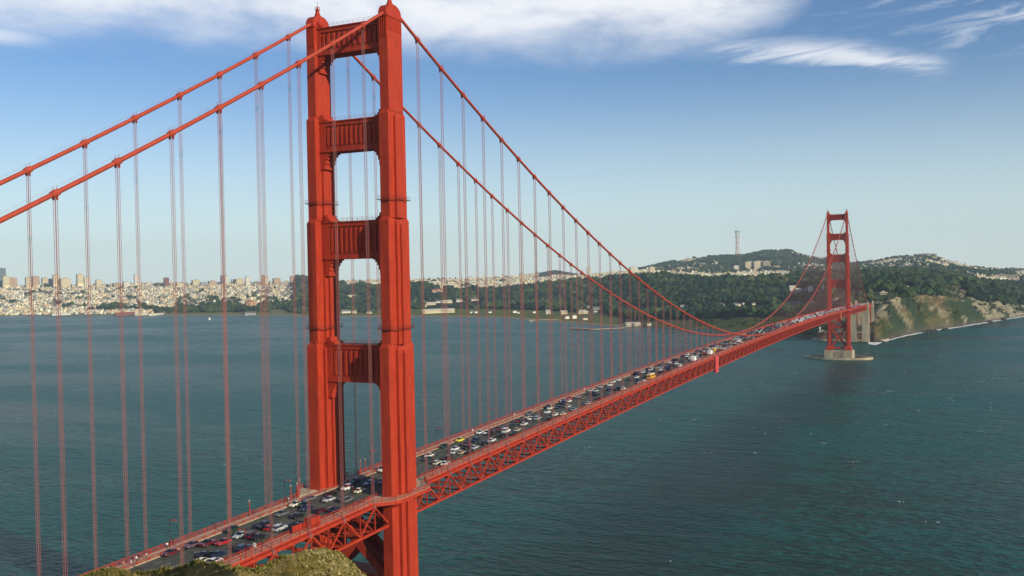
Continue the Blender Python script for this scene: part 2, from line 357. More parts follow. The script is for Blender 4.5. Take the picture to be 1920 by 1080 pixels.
for ty in (-1.0, SPAN):
    for s in (-1, 1):
        L = part('tower_leg', legM, bridge, (s * CX, ty, 0))
        part('saddle_housing', sadM, L); part('beacon', beaM, L)
        for cm_ in catMs: part('catwalk', cm_, L)
    for sm, rm in zip(strM, railMs):
        st = part('portal_strut', sm, bridge, (0, ty, 0)); part('railing', rm, st)
    part('cross_brace', braM, bridge, (0, ty, 0))
    # concrete pier
    b = MB()
    b.prism([(-21.6, -8), (-19, -10.5), (19, -10.5), (21.6, -8), (21.6, 8), (19, 10.5), (-19, 10.5), (-21.6, 8)], 'z', -12, 13.0)
    b.box(-6.4, 6.4, -11.0, -10.5, 1, 12.2)
    for k in range(7): x = -5.7 + k * 1.9; b.box(x - .3, x + .3, -11.6, -11.0, .5, 12.6)
    for s in (-1, 1): b.prism([(s * 13.7 - 6.8, -11.4), (s * 13.7 + 6.8, -11.4), (s * 13.7 + 6.8, 11.4), (s * 13.7 - 6.8, 11.4)], 'z', -12, 13.4)
    pier = b.build('pier', M['concrete'], bridge, loc=(0, ty, 0))
    if ty > 100:
        b = MB(); n = 64; ro, ri = (49, 25), (46.0, 22.0); vs = []
        for zz in (-12, 3.2):
            for rr_ in (ro, ri): vs += [(rr_[0] * math.cos(2 * PI * k / n), rr_[1] * math.sin(2 * PI * k / n), zz) for k in range(n)]
        fs = []
        for k in range(n):
            q = (k + 1) % n; fs += [(k, q, 2 * n + q, 2 * n + k), (n + q, n + k, 3 * n + k, 3 * n + q), (2 * n + k, 2 * n + q, 3 * n + q, 3 * n + k)]
        b.add(vs, fs); b.build('fender_ring', M['concrete'], pier)

# --- main cables ----------------------------------------------------------------
ys = list(np.arange(YN, 0, S / 2)) + [-3.2, 0.0, 3.2] + list(np.arange(S / 2, SPAN, S / 2)) + [SPAN - 3.2, SPAN, SPAN + 3.2] + list(np.arange(SPAN + S / 2, 1610, S / 2))
ys = sorted(set(round(float(y), 3) for y in ys))
for s in (-1, 1):
    b = MB(); b.tube([(s * CX, y, min(zcable(y), ZT - .3)) for y in ys], .5, 10)
    c_ = b.build('main_cable', M['orange_cable'], bridge, smooth=True)
    b = MB()
    for off in (-.55, .55):
        b.tube([(s * CX + off, y, min(zcable(y), ZT - .3) + 1.25) for y in ys], .011, 4)
    b.build('hand_ropes', M['rope'], c_)
# --- suspenders -------------------------------------------------------------------
allsus = []
for s in (-1, 1):
    for k in list(range(-16, 0)): allsus.append((s, k * S - .7))
    for k in range(1, 84): allsus.append((s, k * S))
    for k in range(1, 22): allsus.append((s, SPAN + k * S))
allsus.sort(key=lambda a: math.hypot(a[0] * CX - CAM[0], a[1] - CAM[1]))
def add_susp(b, s, y):
    zc_, zd = zcable(y), zdeck(y)
    if zc_ - zd < 1: return
    dz = (zcable(y + .5) - zcable(y - .5))
    for dy in (-.2, .2):
        for dx in (-.34, .34): b.tube([(s * CX + dx * .95, y + dy, zd + .2), (s * CX + dx, y + dy, zc_ + dy * dz)], .060 if y < 450 else .042, 4, cap=False)
    b.box(s * CX - .65, s * CX + .65, y - .45, y + .45, zd - .6, zd + .55)
def add_band(b, s, y):
    zc_ = zcable(y); dz = (zcable(y + .5) - zcable(y - .5)); d = Vector((0, 1, dz)).normalized(); p = Vector((s * CX, y, zc_))
    b.tube([p - d * .95, p - d * .9, p + d * .9, p + d * .95], [.5, .68, .68, .5], 10)
    b.tube([p - d * .35, p + d * .35], .76, 10)
    for sx in (-1, 1):
        b.bar(p + Vector((sx * .5, 0, 0)), p + Vector((sx * .55, 0, 1.5)), .06, .06)
        b.bar(p + Vector((sx * .55, 0, .2)), p + Vector((sx * .55, 0, -1.3)), .16, .5)
rest = MB(); nvis = 0
def sees(s, y):
    q = np.array([s * CX, y, zdeck(y) + 15]) - CAM; w = q @ FW
    return w > 0 and -60 < 960 + FPX * (q @ RT) / w < 1980
for s, y in allsus:
    if sees(s, y) and nvis < 99:
        b = MB(); add_susp(b, s, y); o = b.build('suspender', M['rope'], bridge, fix=False); nvis += 1
        b = MB(); add_band(b, s, y); b.build('cable_band', M['orange_cable'], o)
    else:
        add_susp(rest, s, y); add_band(rest, s, y)
tag(rest.build('suspender', M['rope'], bridge, fix=False), kind='stuff')

# --- deck ---------------------------------------------------------------------------
deck_ys = [float(y) for y in np.arange(YN, YS + 1, S / 2)]
def strip(b, x0, x1, dz0, dz1, ys=deck_ys, mi=0):
    """slab following the deck profile: x0..x1, from profile+dz0 to profile+dz1"""
    n = len(ys); vs = []
    for y in ys:
        z = zdeck(y); vs += [(x0, y, z + dz0), (x1, y, z + dz0), (x1, y, z + dz1), (x0, y, z + dz1)]
    fs = []
    for i in range(n - 1):
        o = 4 * i
        for k in range(4): q = (k + 1) % 4; fs.append((o + k, o + q, o + 4 + q, o + 4 + k))
    fs += [(0, 1, 2, 3), (4 * n - 1, 4 * n - 2, 4 * n - 3, 4 * n - 4)]
    b.add(vs, fs, mi)
RD = .75                                                   # road surface above the chord centre line
b = MB(); strip(b, -9.15, 9.15, RD - .35, RD); b.build('roadway', M['asphalt'], bridge)
b = MB()
for x in (-6.05, -3.05, 0, 3.05, 6.05):
    y = -120.0
    while y < 700:
        z = zdeck(y + 1.2) + RD + .012; sl_ = (zdeck(y + 2.4) - zdeck(y))
        b.add([(x - .09, y, z - sl_ / 2), (x + .09, y, z - sl_ / 2), (x + .09, y + 2.4, z + sl_ / 2), (x - .09, y + 2.4, z + sl_ / 2)], [(0, 1, 2, 3)])
        y += 9.6
b.build('lane_markings', M['line'], bridge, fix=False)
for s in (-1, 1):
    b = MB(); strip(b, *sorted((s * 9.2, s * 12.95)), RD - .3, RD + .22)
    # bulge round each tower leg
    for ty in (-1.0, SPAN):
        z = zdeck(ty) + RD
        for sy in (-1, 1):
            pass
        poly = [(s * 12.9, ty - 16), (s * 15.6, ty - 13.2), (s * 18.6, ty - 10), (s * 19.2, ty - 6), (s * 19.2, ty + 6), (s * 18.6, ty + 10), (s * 15.6, ty + 13.2), (s * 12.9, ty + 16)]
        b.prism(poly, 'z', z - .5, z + .225)
    b.build('sidewalk', M['walk'], bridge)
def rail_line(b, pts, h, dense=.36, skip_far=700):
    """railing along a list of 3D points: top rail, bottom rail, posts and pickets"""
    for p, q in zip(pts[:-1], pts[1:]):
        p = Vector(p); q = Vector(q); L = (q - p).length; d = (q - p) / L
        b.bar(p + Vector((0, 0, h)), q + Vector((0, 0, h)), .14, .12); b.bar(p + Vector((0, 0, .16)), q + Vector((0, 0, .16)), .10, .12)
        n = max(1, int(round(L / 3.81)))
        for k in range(n): a = p + d * (L * k / n); b.bar(a, a + Vector((0, 0, h + .1)), .2, .2, up=d)
        if p.y < skip_far:
            m = max(1, int(L / dense))
            for k in range(m):
                a = p + d * (L * (k + .5) / m); w = d * .05; zz = Vector((0, 0, .16)); hh = Vector((0, 0, h))
                b.add([a - w + zz, a + w + zz, a + w + hh, a - w + hh], [(0, 1, 2, 3)])
        else:
            a = p; b.add([p + Vector((0, 0, .2)), q + Vector((0, 0, .2)), q + Vector((0, 0, h * .8)), p + Vector((0, 0, h * .8))], [(0, 1, 2, 3)])
for s in (-1, 1):
    b = MB(); path = []
    segs = []; cur = []
    for y in deck_ys:
        skip = any(abs(y - ty) < 16.1 for ty in (-1.0, SPAN))
        if skip:
            if cur: segs.append(cur); cur = []
        else: cur.append((s * 13.0, y, zdeck(y) + RD + .2))
    segs.append(cur)
    for sg in segs: rail_line(b, sg, 1.25)
    for ty in (-1.0, SPAN):
        z = zdeck(ty) + RD + .22
        ea = max(y for y in deck_ys if y < ty - 16.1); eb = min(y for y in deck_ys if y > ty + 16.1)
        rail_line(b, [(s * 13, ea, zdeck(ea) + RD + .2), (s * 13.0, ty - 15.9, z), (s * 15.6, ty - 13.2, z), (s * 18.5, ty - 10, z), (s * 19.1, ty - 6, z), (s * 19.1, ty + 6, z), (s * 18.5, ty + 10, z), (s * 15.6, ty + 13.2, z), (s * 13.0, ty + 15.9, z), (s * 13, eb, zdeck(eb) + RD + .2)], 1.25)
    b.build('pedestrian_railing', M['orange'], bridge, fix=False)
    b = MB()                                               # curb rail between sidewalk and roadway
    rail_line(b, [(s * 9.35, y, zdeck(y) + RD + .2) for y in deck_ys], .75, dense=.6)
    b.build('curb_railing', M['orange'], bridge, fix=False)
    # walkway brackets and fascia
    b = MB()
    strip(b, *sorted((s * 12.97, s * 13.15)), RD - .35, RD + .16)
    for y in deck_ys[::1]:
        b.bar((s * 13.1, y, zdeck(y) + RD - .3), (s * 14.15, y, zdeck(y) + .3), .25, .35)
    b.build('fascia_girder', M['orange'], bridge, fix=False)
    for ty in (-1.0, SPAN):
        b = MB(); z = zdeck(ty) + RD - .5
        for yy in (-9, -5, 0, 5, 9): b.prism([(s * 13.7, z - 3.8), (s * 13.7, z), (s * 18.6, z), (s * 18.6, z - .7)], 'y', ty + yy - .2, ty + yy + .2)
        o_ = [(s * 12.9, ty - 16), (s * 15.7, ty - 13.3), (s * 18.75, ty - 10.05), (s * 19.35, ty - 6), (s * 19.35, ty + 6), (s * 18.75, ty + 10.05), (s * 15.7, ty + 13.3), (s * 12.9, ty + 16)]
        for p, q in zip(o_[:-1], o_[1:]): b.bar((*p, z + .1), (*q, z + .1), .25, 1.1)
        b.build('walkway_bracket', M['orange'], bridge, fix=False)
# stiffening trusses
P = S / 2
nodes = [round(float(y), 3) for y in np.arange(YN, 1601, P)]
DEP = 7.6
for s in (-1, 1):
    b = MB(); strip(b, s * CX - .42, s * CX + .42, -.45, .42, nodes); top = b.build('truss_top_chord', M['orange'], bridge, fix=False)
    b = MB(); strip(b, s * CX - .42, s * CX + .42, -DEP - .38, -DEP + .32, nodes); b.build('truss_bottom_chord', M['orange'], bridge, fix=False)
    dg, vt = [], []
    for i in range(len(nodes) - 1):
        y0, y1 = nodes[i], nodes[i + 1]; k = int(round((y0 - YN) / P))
        if any(abs((y0 + y1) / 2 - ty) < 3 for ty in (0, SPAN)): pass
        za, zb = zdeck(y0), zdeck(y1)
        if k % 2 == 0: a, c2 = (s * CX, y0, za - .4), (s * CX, y1, zb - DEP + .3)     # falls away from the hanger node
        else: a, c2 = (s * CX, y0, za - DEP + .3), (s * CX, y1, zb - .4)
        dg.append((a, c2)); vt.append(((s * CX, y0, za - .5), (s * CX, y0, za - DEP + .3)))
    def put(name, lst, w, hgt):
        lst = sorted(lst, key=lambda a: math.hypot(a[0][0] - CAM[0], a[0][1] - CAM[1]))
        near = [a for a in lst if sees(s, a[0][1])][:49]; nset = set(map(id, near)); r_ = MB()
        for a in near:
            bb = MB(); bb.bar(a[0], a[1], w, hgt, up=(1, 0, 0)); bb.build(name, M['orange'], bridge, fix=False)
        for a in lst:
            if id(a) not in nset: r_.bar(a[0], a[1], w, hgt, up=(1, 0, 0))
        tag(r_.build(name, M['orange'], bridge, fix=False), kind='stuff')
    put('truss_diagonal', dg, .46, .42); put('truss_vertical', vt, .26, .34)
# floor framing: beams under the roadway, lateral bracing between the bottom chords
b = MB()
for i, y in enumerate(nodes):
    z = zdeck(y)
    b.box(-13.3, 13.3, y - .2, y + .2, z - 1.9, z + .3)
    b.bar((-13.3, y, z - DEP), (13.3, y, z - DEP), .4, .5)
    for s in (-1, 1): b.bar((s * 13.3, y, z - DEP), (s * 5, y, z - 1.8), .3, .3)
    if i < len(nodes) - 2 and i % 2 == 0:
        z2 = zdeck(y + S)
        b.bar((-13.3, y, z - DEP - .02), (13.3, y + S, z2 - DEP - .02), .4, .3); b.bar((13.3, y, z - DEP + .3), (-13.3, y + S, z2 - DEP + .3), .4, .3)
for x in (-7.5, -4.5, -1.5, 1.5, 4.5, 7.5): strip(b, x - .15, x + .15, -.5, RD - .36, nodes)
b.build('floor_framing', M['orange'], bridge, fix=False)
# vertical cover plates seen on the west truss
b = MB(); z = zdeck(417); b.box(14.25, 14.9, 413.2, 421.5, z - 10.6, z + 1.0); b.box(13.0, 14.25, 414, 420.8, z - 10, z - 8.2)
tag(b.build('cover_panel', mat('red_primer', (0.55, 0.055, 0.06), .6), bridge), 'bright pinkish red panel hung over the west truss near midspan')
b = MB(); z = zdeck(1250); b.box(14.2, 14.7, 1178, 1184, z - 8.6, z + 1.0); b.build('cover_panel', mat('faded_primer', (0.6, 0.16, 0.09), .6), bridge)
b = MB(); z = zdeck(1250); b.box(14.2, 14.7, 1490, 1495, zdeck(1490) - 8.6, zdeck(1490) + 1.0); b.build('cover_panel', M['orange'], bridge)
# steel arch of the southern approach and its deck posts
b = MB()
for s in (-1, 1):
    pts = []
    for k in range(17):
        t = k / 16; y = 1612 + 84 * t; z = 22 + 36 * (1 - (2 * t - 1) ** 2); pts.append((s * 12.5, y, z))
    for p, q in zip(pts[:-1], pts[1:]): b.bar(p, q, 1.2, 1.6); b.bar(Vector(p) + Vector((0, 0, 6)), Vector(q) + Vector((0, 0, 6)), 1.0, 1.2); b.bar(p, Vector(q) + Vector((0, 0, 6)), .5, .6)
    for p in pts[::1]: b.bar(p, (p[0], p[1], zdeck(p[1]) - 1), .6, .6)
    strip(b, s * 12.5 - .4, s * 12.5 + .4, -4.5, -.3, [1610.0, 1660.0, 1700.0, 1740.0])
tag(b.build('steel_arch', M['orange'], bridge, fix=False), 'orange steel arch carrying the deck between the far concrete pylons')

# ================================================================== STREET LAMPS ON THE DECK
def lamp_mesh_parts():
    p = MB(); p.tube([(0, 0, 0), (0, 0, .9)], [.22, .16], 8); p.tube([(0, 0, .9), (0, 0, 6.2), (.12, 0, 6.75), (.5, 0, 7.05), (1.6, 0, 7.1)], [.12, .09, .085, .08, .07], 8)
    h = MB(); h.frust(1.9, 0, .42, .2, 6.93, .3, .13, 7.18); h2 = MB(); h2.frust(1.9, 0, .3, .14, 6.85, .36, .17, 6.93)
    return p.mesh('post', M['orange'], True), h.mesh('lamp_head', M['orange']), h2.mesh('lens', M['lampglass'])
pm, hm, lm = lamp_mesh_parts()
# landmark wording along the deck
def near_lamp(k): return ['', 'first', 'second', 'third', 'fourth', 'fifth', 'sixth', 'seventh', 'eighth', 'ninth', 'tenth', 'eleventh', 'twelfth', 'thirteenth', 'fourteenth', 'fifteenth', 'sixteenth', 'seventeenth', 'eighteenth', 'nineteenth', 'twentieth', 'twenty-first', 'twenty-second', 'twenty-third', 'twenty-fourth', 'twenty-fifth', 'twenty-sixth', 'twenty-seventh', 'twenty-eighth', 'twenty-ninth', 'thirtieth'][k]
lamp_y = [-70 + 45.72 * k for k in range(-1, 30)]
first = None
for s in (-1, 1):
    for y in lamp_y:
        side = 'east' if s < 0 else 'west'; where = 'beside the bay-side walkway' if s < 0 else 'on the ocean-side railing'
        if y < 0: n = int(round((-y - 24.3) / 45.72)) + 1; lab = f'orange street lamp {where}, {near_lamp(n)} on this side of the near tower'
        else: n = int(round((y - 21.4) / 45.72)) + 1; lab = f'orange street lamp {where}, {near_lamp(n)} beyond the near tower'
        if first is None:
            t = empty('street_lamp', (0, 0, 0), lab, 'street lamp', 'street lamps along the deck')
            part('post', pm, t); hd = part('lamp_head', hm, t); part('lens', lm, hd); first = t
        else: t = copy_tree(first)
        t['label'] = lab; t.location = (s * 12.5, y, zdeck(y) + RD + .22); t.rotation_euler = (0, 0, 0 if s < 0 else PI)
# short posts with round sensor heads by the near tower
t0 = None
for i, (x, y, lab) in enumerate([(-15.2, -13.6, 'short orange post with pale round head by the near tower walkway, behind the lamp'), (-12.4, -21.5, 'short orange post with pale head, left one of the pair beside the near tower lamp'),
                    (-12.4, -18.5, 'short orange post with pale head, right one of the pair beside the near tower lamp'), (-12.4, 18.2, 'short orange post with pale head seen between the near tower legs, nearer the lamp'), (-12.4, 15.4, 'short orange post with pale head seen between the near tower legs, farther from the lamp'), (-12.4, -40, 'lone short orange post on the walkway railing left of the near tower')]):
    if t0 is None:
        t0 = empty('signal_post', (0, 0, 0), lab, 'post', 'short posts near the tower'); b = MB(); b.tube([(0, 0, 0), (0, 0, 4.2)], [.14, .1], 8); part('post', b.mesh('post', M['orange']), t0)
        b = MB(); b.tube([(0, 0, 4.2), (0, 0, 4.3), (0, 0, 4.7), (0, 0, 4.85)], [.08, .17, .17, .08], 8); part('signal_head', b.mesh('signal_head', M['walk']), t0); t = t0
    else: t = copy_tree(t0)
    t['label'] = lab; t.location = (x, y, zdeck(y) + RD + .22)
# orange work screens on the ocean-side walkway
t = empty('equipment_screen', (11.6, -42.3, zdeck(-42) + RD + .22), 'orange work enclosure standing on the ocean-side walkway near the hill', 'enclosure')
b = MB(); b.box(-1.1, 1.1, -2.0, 2.0, .1, 2.7); b.box(-1.25, 1.25, -2.15, 2.15, 2.7, 2.85)
for y in (-1.6, -.55, .55, 1.6): b.box(1.1, 1.2, y - .45, y + .45, .3, 2.5)
b.build('cabinet', M['orange'], t); b = MB(); b.box(-.9, -.8, -7.5, -2.3, .2, 1.9)
for y in np.arange(-7.5, -2.2, 1.3): b.box(-1.0, -.7, y - .08, y + .08, 0, 2.0)
b.build('side_screen', M['orange'], t)
t = empty('road_sign', (12.4, -66.5, zdeck(-66) + RD + .22), 'small pale rectangular sign plate on a post by the ocean-side railing', 'sign')
b = MB(); b.tube([(0, 0, 0), (0, 0, 2.6)], .06, 6); b.build('post', M['dark'], t); b = MB(); b.box(-.45, .45, -.14, -.08, 1.6, 2.7); b.build('sign_plate', mat('sign_white', (.7, .7, .6), .5), t)

# ================================================================== VEHICLES
LANES = [-7.6, -4.55, -1.5, 1.5, 4.55, 7.6]
def sect_body(b, prof, mi):
    """loft of rounded cross sections: prof = list of (y, halfwidth_low, halfwidth_top, z_low, z_top)"""
    o = len(b.v); n = 8
    for y, w0, w1, z0, z1 in prof:
        zm = z0 + (z1 - z0) * .55
        b.v += [(-w0 * .93, y, z0), (w0 * .93, y, z0), (w0, y, z0 + (z1 - z0) * .25), (w0, y, zm), (w1, y, z1 - .03), (w1 * .8, y, z1), (-w1 * .8, y, z1), (-w1, y, z1 - .03), (-w0, y, zm), (-w0, y, z0 + (z1 - z0) * .25)]
    n = 10
    for i in range(len(prof) - 1):
        for k in range(n): q = (k + 1) % n; b.f.append((o + i * n + k, o + i * n + q, o + (i + 1) * n + q, o + (i + 1) * n + k)); b.m.append(mi)
    b.f.append(tuple(o + k for k in range(n))[::-1]); b.m.append(mi); e = o + (len(prof) - 1) * n; b.f.append(tuple(e + k for k in range(n))); b.m.append(mi)
KINDS = {
 'sedan': dict(L=4.7, W=.9, body=[(-2.35, .78, .7, .35, .66), (-2.2, .88, .8, .25, .82), (-1.3, .9, .86, .22, .93), (.9, .9, .86, .22, .92), (1.9, .89, .82, .22, .80), (2.25, .86, .76, .26, .70), (2.36, .78, .68, .36, .58)],
               cab=[(-1.75, .80, .72, .90, .93), (-1.1, .80, .62, .90, 1.38), (.15, .80, .64, .90, 1.42), (1.05, .80, .72, .88, .94)], roof=(-1.12, .18, .60, 1.37, 1.45)),
 'hatchback': dict(L=4.1, W=.86, body=[(-2.02, .76, .72, .33, .8), (-1.9, .85, .8, .25, .92), (.8, .86, .82, .22, .92), (1.7, .85, .8, .22, .8), (2.05, .76, .68, .34, .6)],
               cab=[(-1.95, .76, .7, .88, .93), (-1.55, .77, .62, .9, 1.38), (.1, .77, .63, .9, 1.43), (1.0, .77, .7, .88, .94)], roof=(-1.5, .12, .59, 1.37, 1.46)),
 'suv': dict(L=4.8, W=.95, body=[(-2.35, .88, .84, .42, 1.0), (-2.25, .94, .9, .34, 1.1), (.9, .95, .92, .32, 1.1), (2.0, .94, .88, .32, 1.02), (2.38, .86, .8, .42, .8)],
               cab=[(-2.3, .86, .8, 1.05, 1.1), (-2.1, .87, .74, 1.08, 1.72), (.2, .87, .75, 1.08, 1.76), (1.0, .87, .8, 1.06, 1.12)], roof=(-2.08, .22, .71, 1.71, 1.82)),
 'van': dict(L=5.2, W=.98, body=[(-2.6, .92, .9, .4, 1.25), (-2.5, .97, .94, .32, 1.3), (1.6, .98, .95, .32, 1.25), (2.35, .96, .9, .32, 1.02), (2.62, .86, .8, .42, .8)],
               cab=[(-2.58, .9, .86, 1.2, 1.28), (-2.45, .92, .84, 1.25, 1.98), (.9, .92, .84, 1.25, 2.0), (1.9, .92, .82, 1.15, 1.22)], roof=(-2.44, .92, .82, 1.98, 2.08)),
 'pickup': dict(L=5.3, W=.95, body=[(-2.65, .9, .88, .42, .98), (-2.55, .94, .92, .34, 1.02), (1.0, .95, .92, .32, 1.04), (2.3, .94, .88, .32, .98), (2.65, .86, .8, .42, .76)],
               cab=[(-.55, .86, .8, 1.0, 1.04), (-.4, .87, .72, 1.0, 1.66), (.55, .87, .73, 1.0, 1.7), (1.3, .87, .8, 1.0, 1.06)], roof=(-.4, .58, .7, 1.66, 1.75))}
MI = {'paint': 0, 'glass': 1, 'tyre': 2}
def wheel_geo(b, x, y, r, mi=0, w=.22):
    n = 12; sx = 1 if x > 0 else -1
    b.add([(x - sx * w, y + r * math.cos(2 * PI * k / n), r + r * math.sin(2 * PI * k / n)) for k in range(n)] + [(x, y + r * math.cos(2 * PI * k / n), r + r * math.sin(2 * PI * k / n)) for k in range(n)],
          [(k, (k + 1) % n, n + (k + 1) % n, n + k) for k in range(n)] + [tuple(range(n))[::-1], tuple(range(n, 2 * n))], mi)
def rim_geo(b, x, y, r, mi=0):
    n = 10; sx = 1 if x > 0 else -1
    b.add([(x + sx * .015, y + .58 * r * math.cos(2 * PI * k / n), r + .58 * r * math.sin(2 * PI * k / n)) for k in range(n)] + [(x - sx * .05, y + .2 * r * math.cos(2 * PI * k / n), r + .2 * r * math.sin(2 * PI * k / n)) for k in range(n)],
          [(k, (k + 1) % n, n + (k + 1) % n, n + k) for k in range(n)] + [tuple(range(n, 2 * n))], mi)
CARM = {}
for kn, K in KINDS.items():
    body = MB(); sect_body(body, K['body'], 0); r0, r1, rw, z0, z1 = K['roof']
    body.frust(0, (r0 + r1) / 2, rw + .03, (r1 - r0) / 2 + .06, z0 - .02, rw - .08, (r1 - r0) / 2 - .1, z1)
    for y in (-1, .3):                                          # door pillars
        for s in (-1, 1): body.bar((s * (K['cab'][1][1] - .01), y - .05, K['cab'][1][3]), (s * (rw + .02), y, z0), .07, .1)
    for s in (-1, 1): body.box(*sorted((s * (K['W'] + .01), s * (K['W'] + .16))), .75, .95, .92 if kn in ('sedan', 'hatchback') else 1.1, 1.08 if kn in ('sedan', 'hatchback') else 1.26)
    glass = MB(); sect_body(glass, K['cab'], 0)
    wr = .33 if kn in ('sedan', 'hatchback') else .37; wy = K['L'] * .295
    f0 = K['body'][-2]; b0 = K['body'][1]
    parts = {'body': body.mesh('body', M['paint']), 'windows': glass.mesh('windows', M['glass'])}
    w = MB(); wheel_geo(w, 0.0001, 0, wr); parts['wheelR'] = w.mesh('wheel', M['tyre']); w = MB(); rim_geo(w, 0.0001, 0, wr); parts['rimR'] = w.mesh('rim', M['rim'])
    h = MB(); h.box(-.17, .17, -.04, .03, -.07, .07); parts['headlight'] = h.mesh('headlight', M['lampglass']); parts['taillight'] = h.mesh('taillight', M['tail'])
    joined = MB(); joined.v += body.v; joined.f += body.f; joined.m += [0] * len(body.f)
    joined.add(glass.v, glass.f, 1)
    for sx in (-1, 1):
        for sy in (-1, 1): wheel_geo(joined, sx * (K['W'] - .02), sy * wy, wr, 2)
    parts['joined'] = joined.mesh('car', [M['paint'], M['glass'], M['tyre']]); parts['K'] = (K['W'], wy, f0, b0)
    CARM[kn] = parts
def car_parts(root, kn, col):
    p = CARM[kn]; W, wy, f0, b0 = p['K']
    o = part('body', p['body'], root); o.color = (*col, 1); part('windows', p['windows'], root)
    for sx in (-1, 1):
        for sy in (-1, 1):
            wh = part('wheel', p['wheelR'], root, (sx * (W - .0), sy * wy, 0)); 
            if sx < 0: wh.rotation_euler = (0, 0, PI)
            part('rim', p['rimR'], wh)
    for sx in (-1, 1):
        part('headlight', p['headlight'], root, (sx * (W - .28), f0[0] + .05, f0[4] - .1)); part('taillight', p['taillight'], root, (sx * (W - .22), b0[0] - .06, b0[4] - .12))
COLS = {'white': (.72, .72, .68), 'silver': (.42, .44, .45), 'black': (.012, .012, .014), 'navy blue': (.012, .022, .07), 'dark green': (.012, .04, .03), 'red': (.42, .015, .02), 'maroon': (.12, .012, .02),
        'beige': (.45, .38, .25), 'grey': (.12, .13, .14), 'yellow': (.85, .72, .04), 'light blue': (.22, .34, .45), 'mauve': (.13, .07, .10), 'cream': (.72, .68, .50)}
near = [  # photo position of each car that can be told apart, type, colour
 (355, 1021, 'sedan', 'mauve'), (328, 1038, 'sedan', 'maroon'), (380, 1039, 'sedan', 'black'), (405, 1038, 'sedan', 'navy blue'), (396, 1052, 'sedan', 'white'), (364, 1050, 'hatchback', 'cream'), (420.6, 1017, 'sedan', 'red'),
 (447, 1028, 'suv', 'navy blue'), (441, 993, 'sedan', 'dark green'), (458, 1005, 'sedan', 'silver'), (480, 1006, 'sedan', 'black'), (487, 986, 'suv', 'black'), (507, 990, 'hatchback', 'red'), (525, 991, 'suv', 'silver'),
 (556, 967, 'sedan', 'black'), (533, 964, 'sedan', 'grey'), (549.5, 945, 'sedan', 'cream'), (573, 947, 'sedan', 'black'), (612, 936, 'sedan', 'silver'), (599.7, 957.8, 'hatchback', 'maroon'), (625, 955, 'sedan', 'navy blue'),
 (656.7, 916, 'suv', 'white'), (679, 920, 'sedan', 'cream'), (687, 905, 'sedan', 'light blue'), (711, 901, 'sedan', 'silver'), (651, 938, 'suv', 'grey'), (623, 927, 'sedan', 'black'), (659, 901, 'sedan', 'navy blue'),
 (799, 860, 'sedan', 'dark green'), (829, 868, 'sedan', 'white'), (816, 867, 'hatchback', 'cream'), (830, 836, 'sedan', 'dark green'), (869, 825, 'sedan', 'yellow'), (850.6, 841, 'sedan', 'white'), (865, 848, 'hatchback', 'beige'), (848, 859, 'sedan', 'maroon'),
 (895, 826, 'suv', 'navy blue'), (873.5, 838, 'sedan', 'black'), (887, 838, 'sedan', 'silver'), (903, 830, 'sedan', 'black'), (922.8, 825, 'sedan', 'white'), (924, 813, 'suv', 'black'), (929, 803, 'sedan', 'maroon'), (950.5, 808, 'van', 'white'), (941, 816, 'sedan', 'black'),
 (968.5, 805, 'sedan', 'beige'), (959, 797, 'sedan', 'dark green'), (981.8, 794, 'sedan', 'white'), (980, 788, 'sedan', 'black'), (1008, 784, 'suv', 'silver'), (1024, 771.5, 'sedan', 'white'), (1042, 776, 'sedan', 'white'), (1055, 775, 'sedan', 'cream'), (1025, 761, 'sedan', 'dark green'),
 (1047, 763, 'sedan', 'navy blue'), (1031, 785, 'hatchback', 'black'), (1069.6, 746, 'sedan', 'red'), (1061, 755, 'suv', 'navy blue'), (1073, 766, 'sedan', 'light blue'), (1102, 755, 'sedan', 'silver'), (1096, 745, 'sedan', 'grey'), (1105.7, 731, 'sedan', 'white'), (1140.6, 721, 'suv', 'white'), (1121, 739, 'sedan', 'black'), (1123, 746, 'sedan', 'maroon'),
 (1142, 730, 'suv', 'navy blue'), (1158, 730, 'sedan', 'black'), (1160, 711, 'sedan', 'white'), (1130, 724, 'sedan', 'silver'), (1106, 731, 'sedan', 'silver'), (1120, 738, 'suv', 'navy blue'), (1144, 734, 'sedan', 'grey'), (1160, 727, 'suv', 'navy blue'), (1193, 706, 'sedan', 'white'), (1199, 716, 'sedan', 'silver'), (1192, 694, 'sedan', 'white'),
 (1222, 689, 'sedan', 'white'), (1238, 692, 'sedan', 'white'), (1254, 679, 'sedan', 'white'), (1272, 681, 'suv', 'white'), (1240, 706, 'sedan', 'cream')]
cars = []; occ = {i: [] for i in range(6)}
def fits(l, y, L): return all(abs(y - q[0]) > (L + q[1]) / 2 + 1.1 for q in occ[l])
for x, y, kn, cn in near:
    p = on_z(x, y, 75.9 + (zdeck(on_z(x, y, 76)[1]) - 74.6)); l = int(np.argmin([abs(p[0] - q) for q in LANES])); L = KINDS[kn]['L']
    order = sorted(range(6), key=lambda i: abs(p[0] - LANES[i])); done = False
    for dy in (0, 2, -2, 4, -4, 6, -6):
        for l in order[:2]:
            if not done and fits(l, p[1] + dy, L): occ[l].append((p[1] + dy, L)); cars.append((l, p[1] + dy, kn, cn)); done = True
specials = [(1224, 702, 'bus', 'yellow', 9.5), (1301, 673, 'box_truck', 'white', 7.5), (1328, 662, 'box_truck', 'white', 8.5), (1342, 657, 'bus', 'yellow', 8), (1385.6, 640.4, 'box_truck', 'white', 8.0)]
spec = []
for x, y, kn, cn, L in specials:
    p = on_z(x, y, 82.0); l = int(np.argmin([abs(p[0] - q) for q in LANES])); occ[l].append((p[1], L)); spec.append((l, p[1], kn, cn, L))
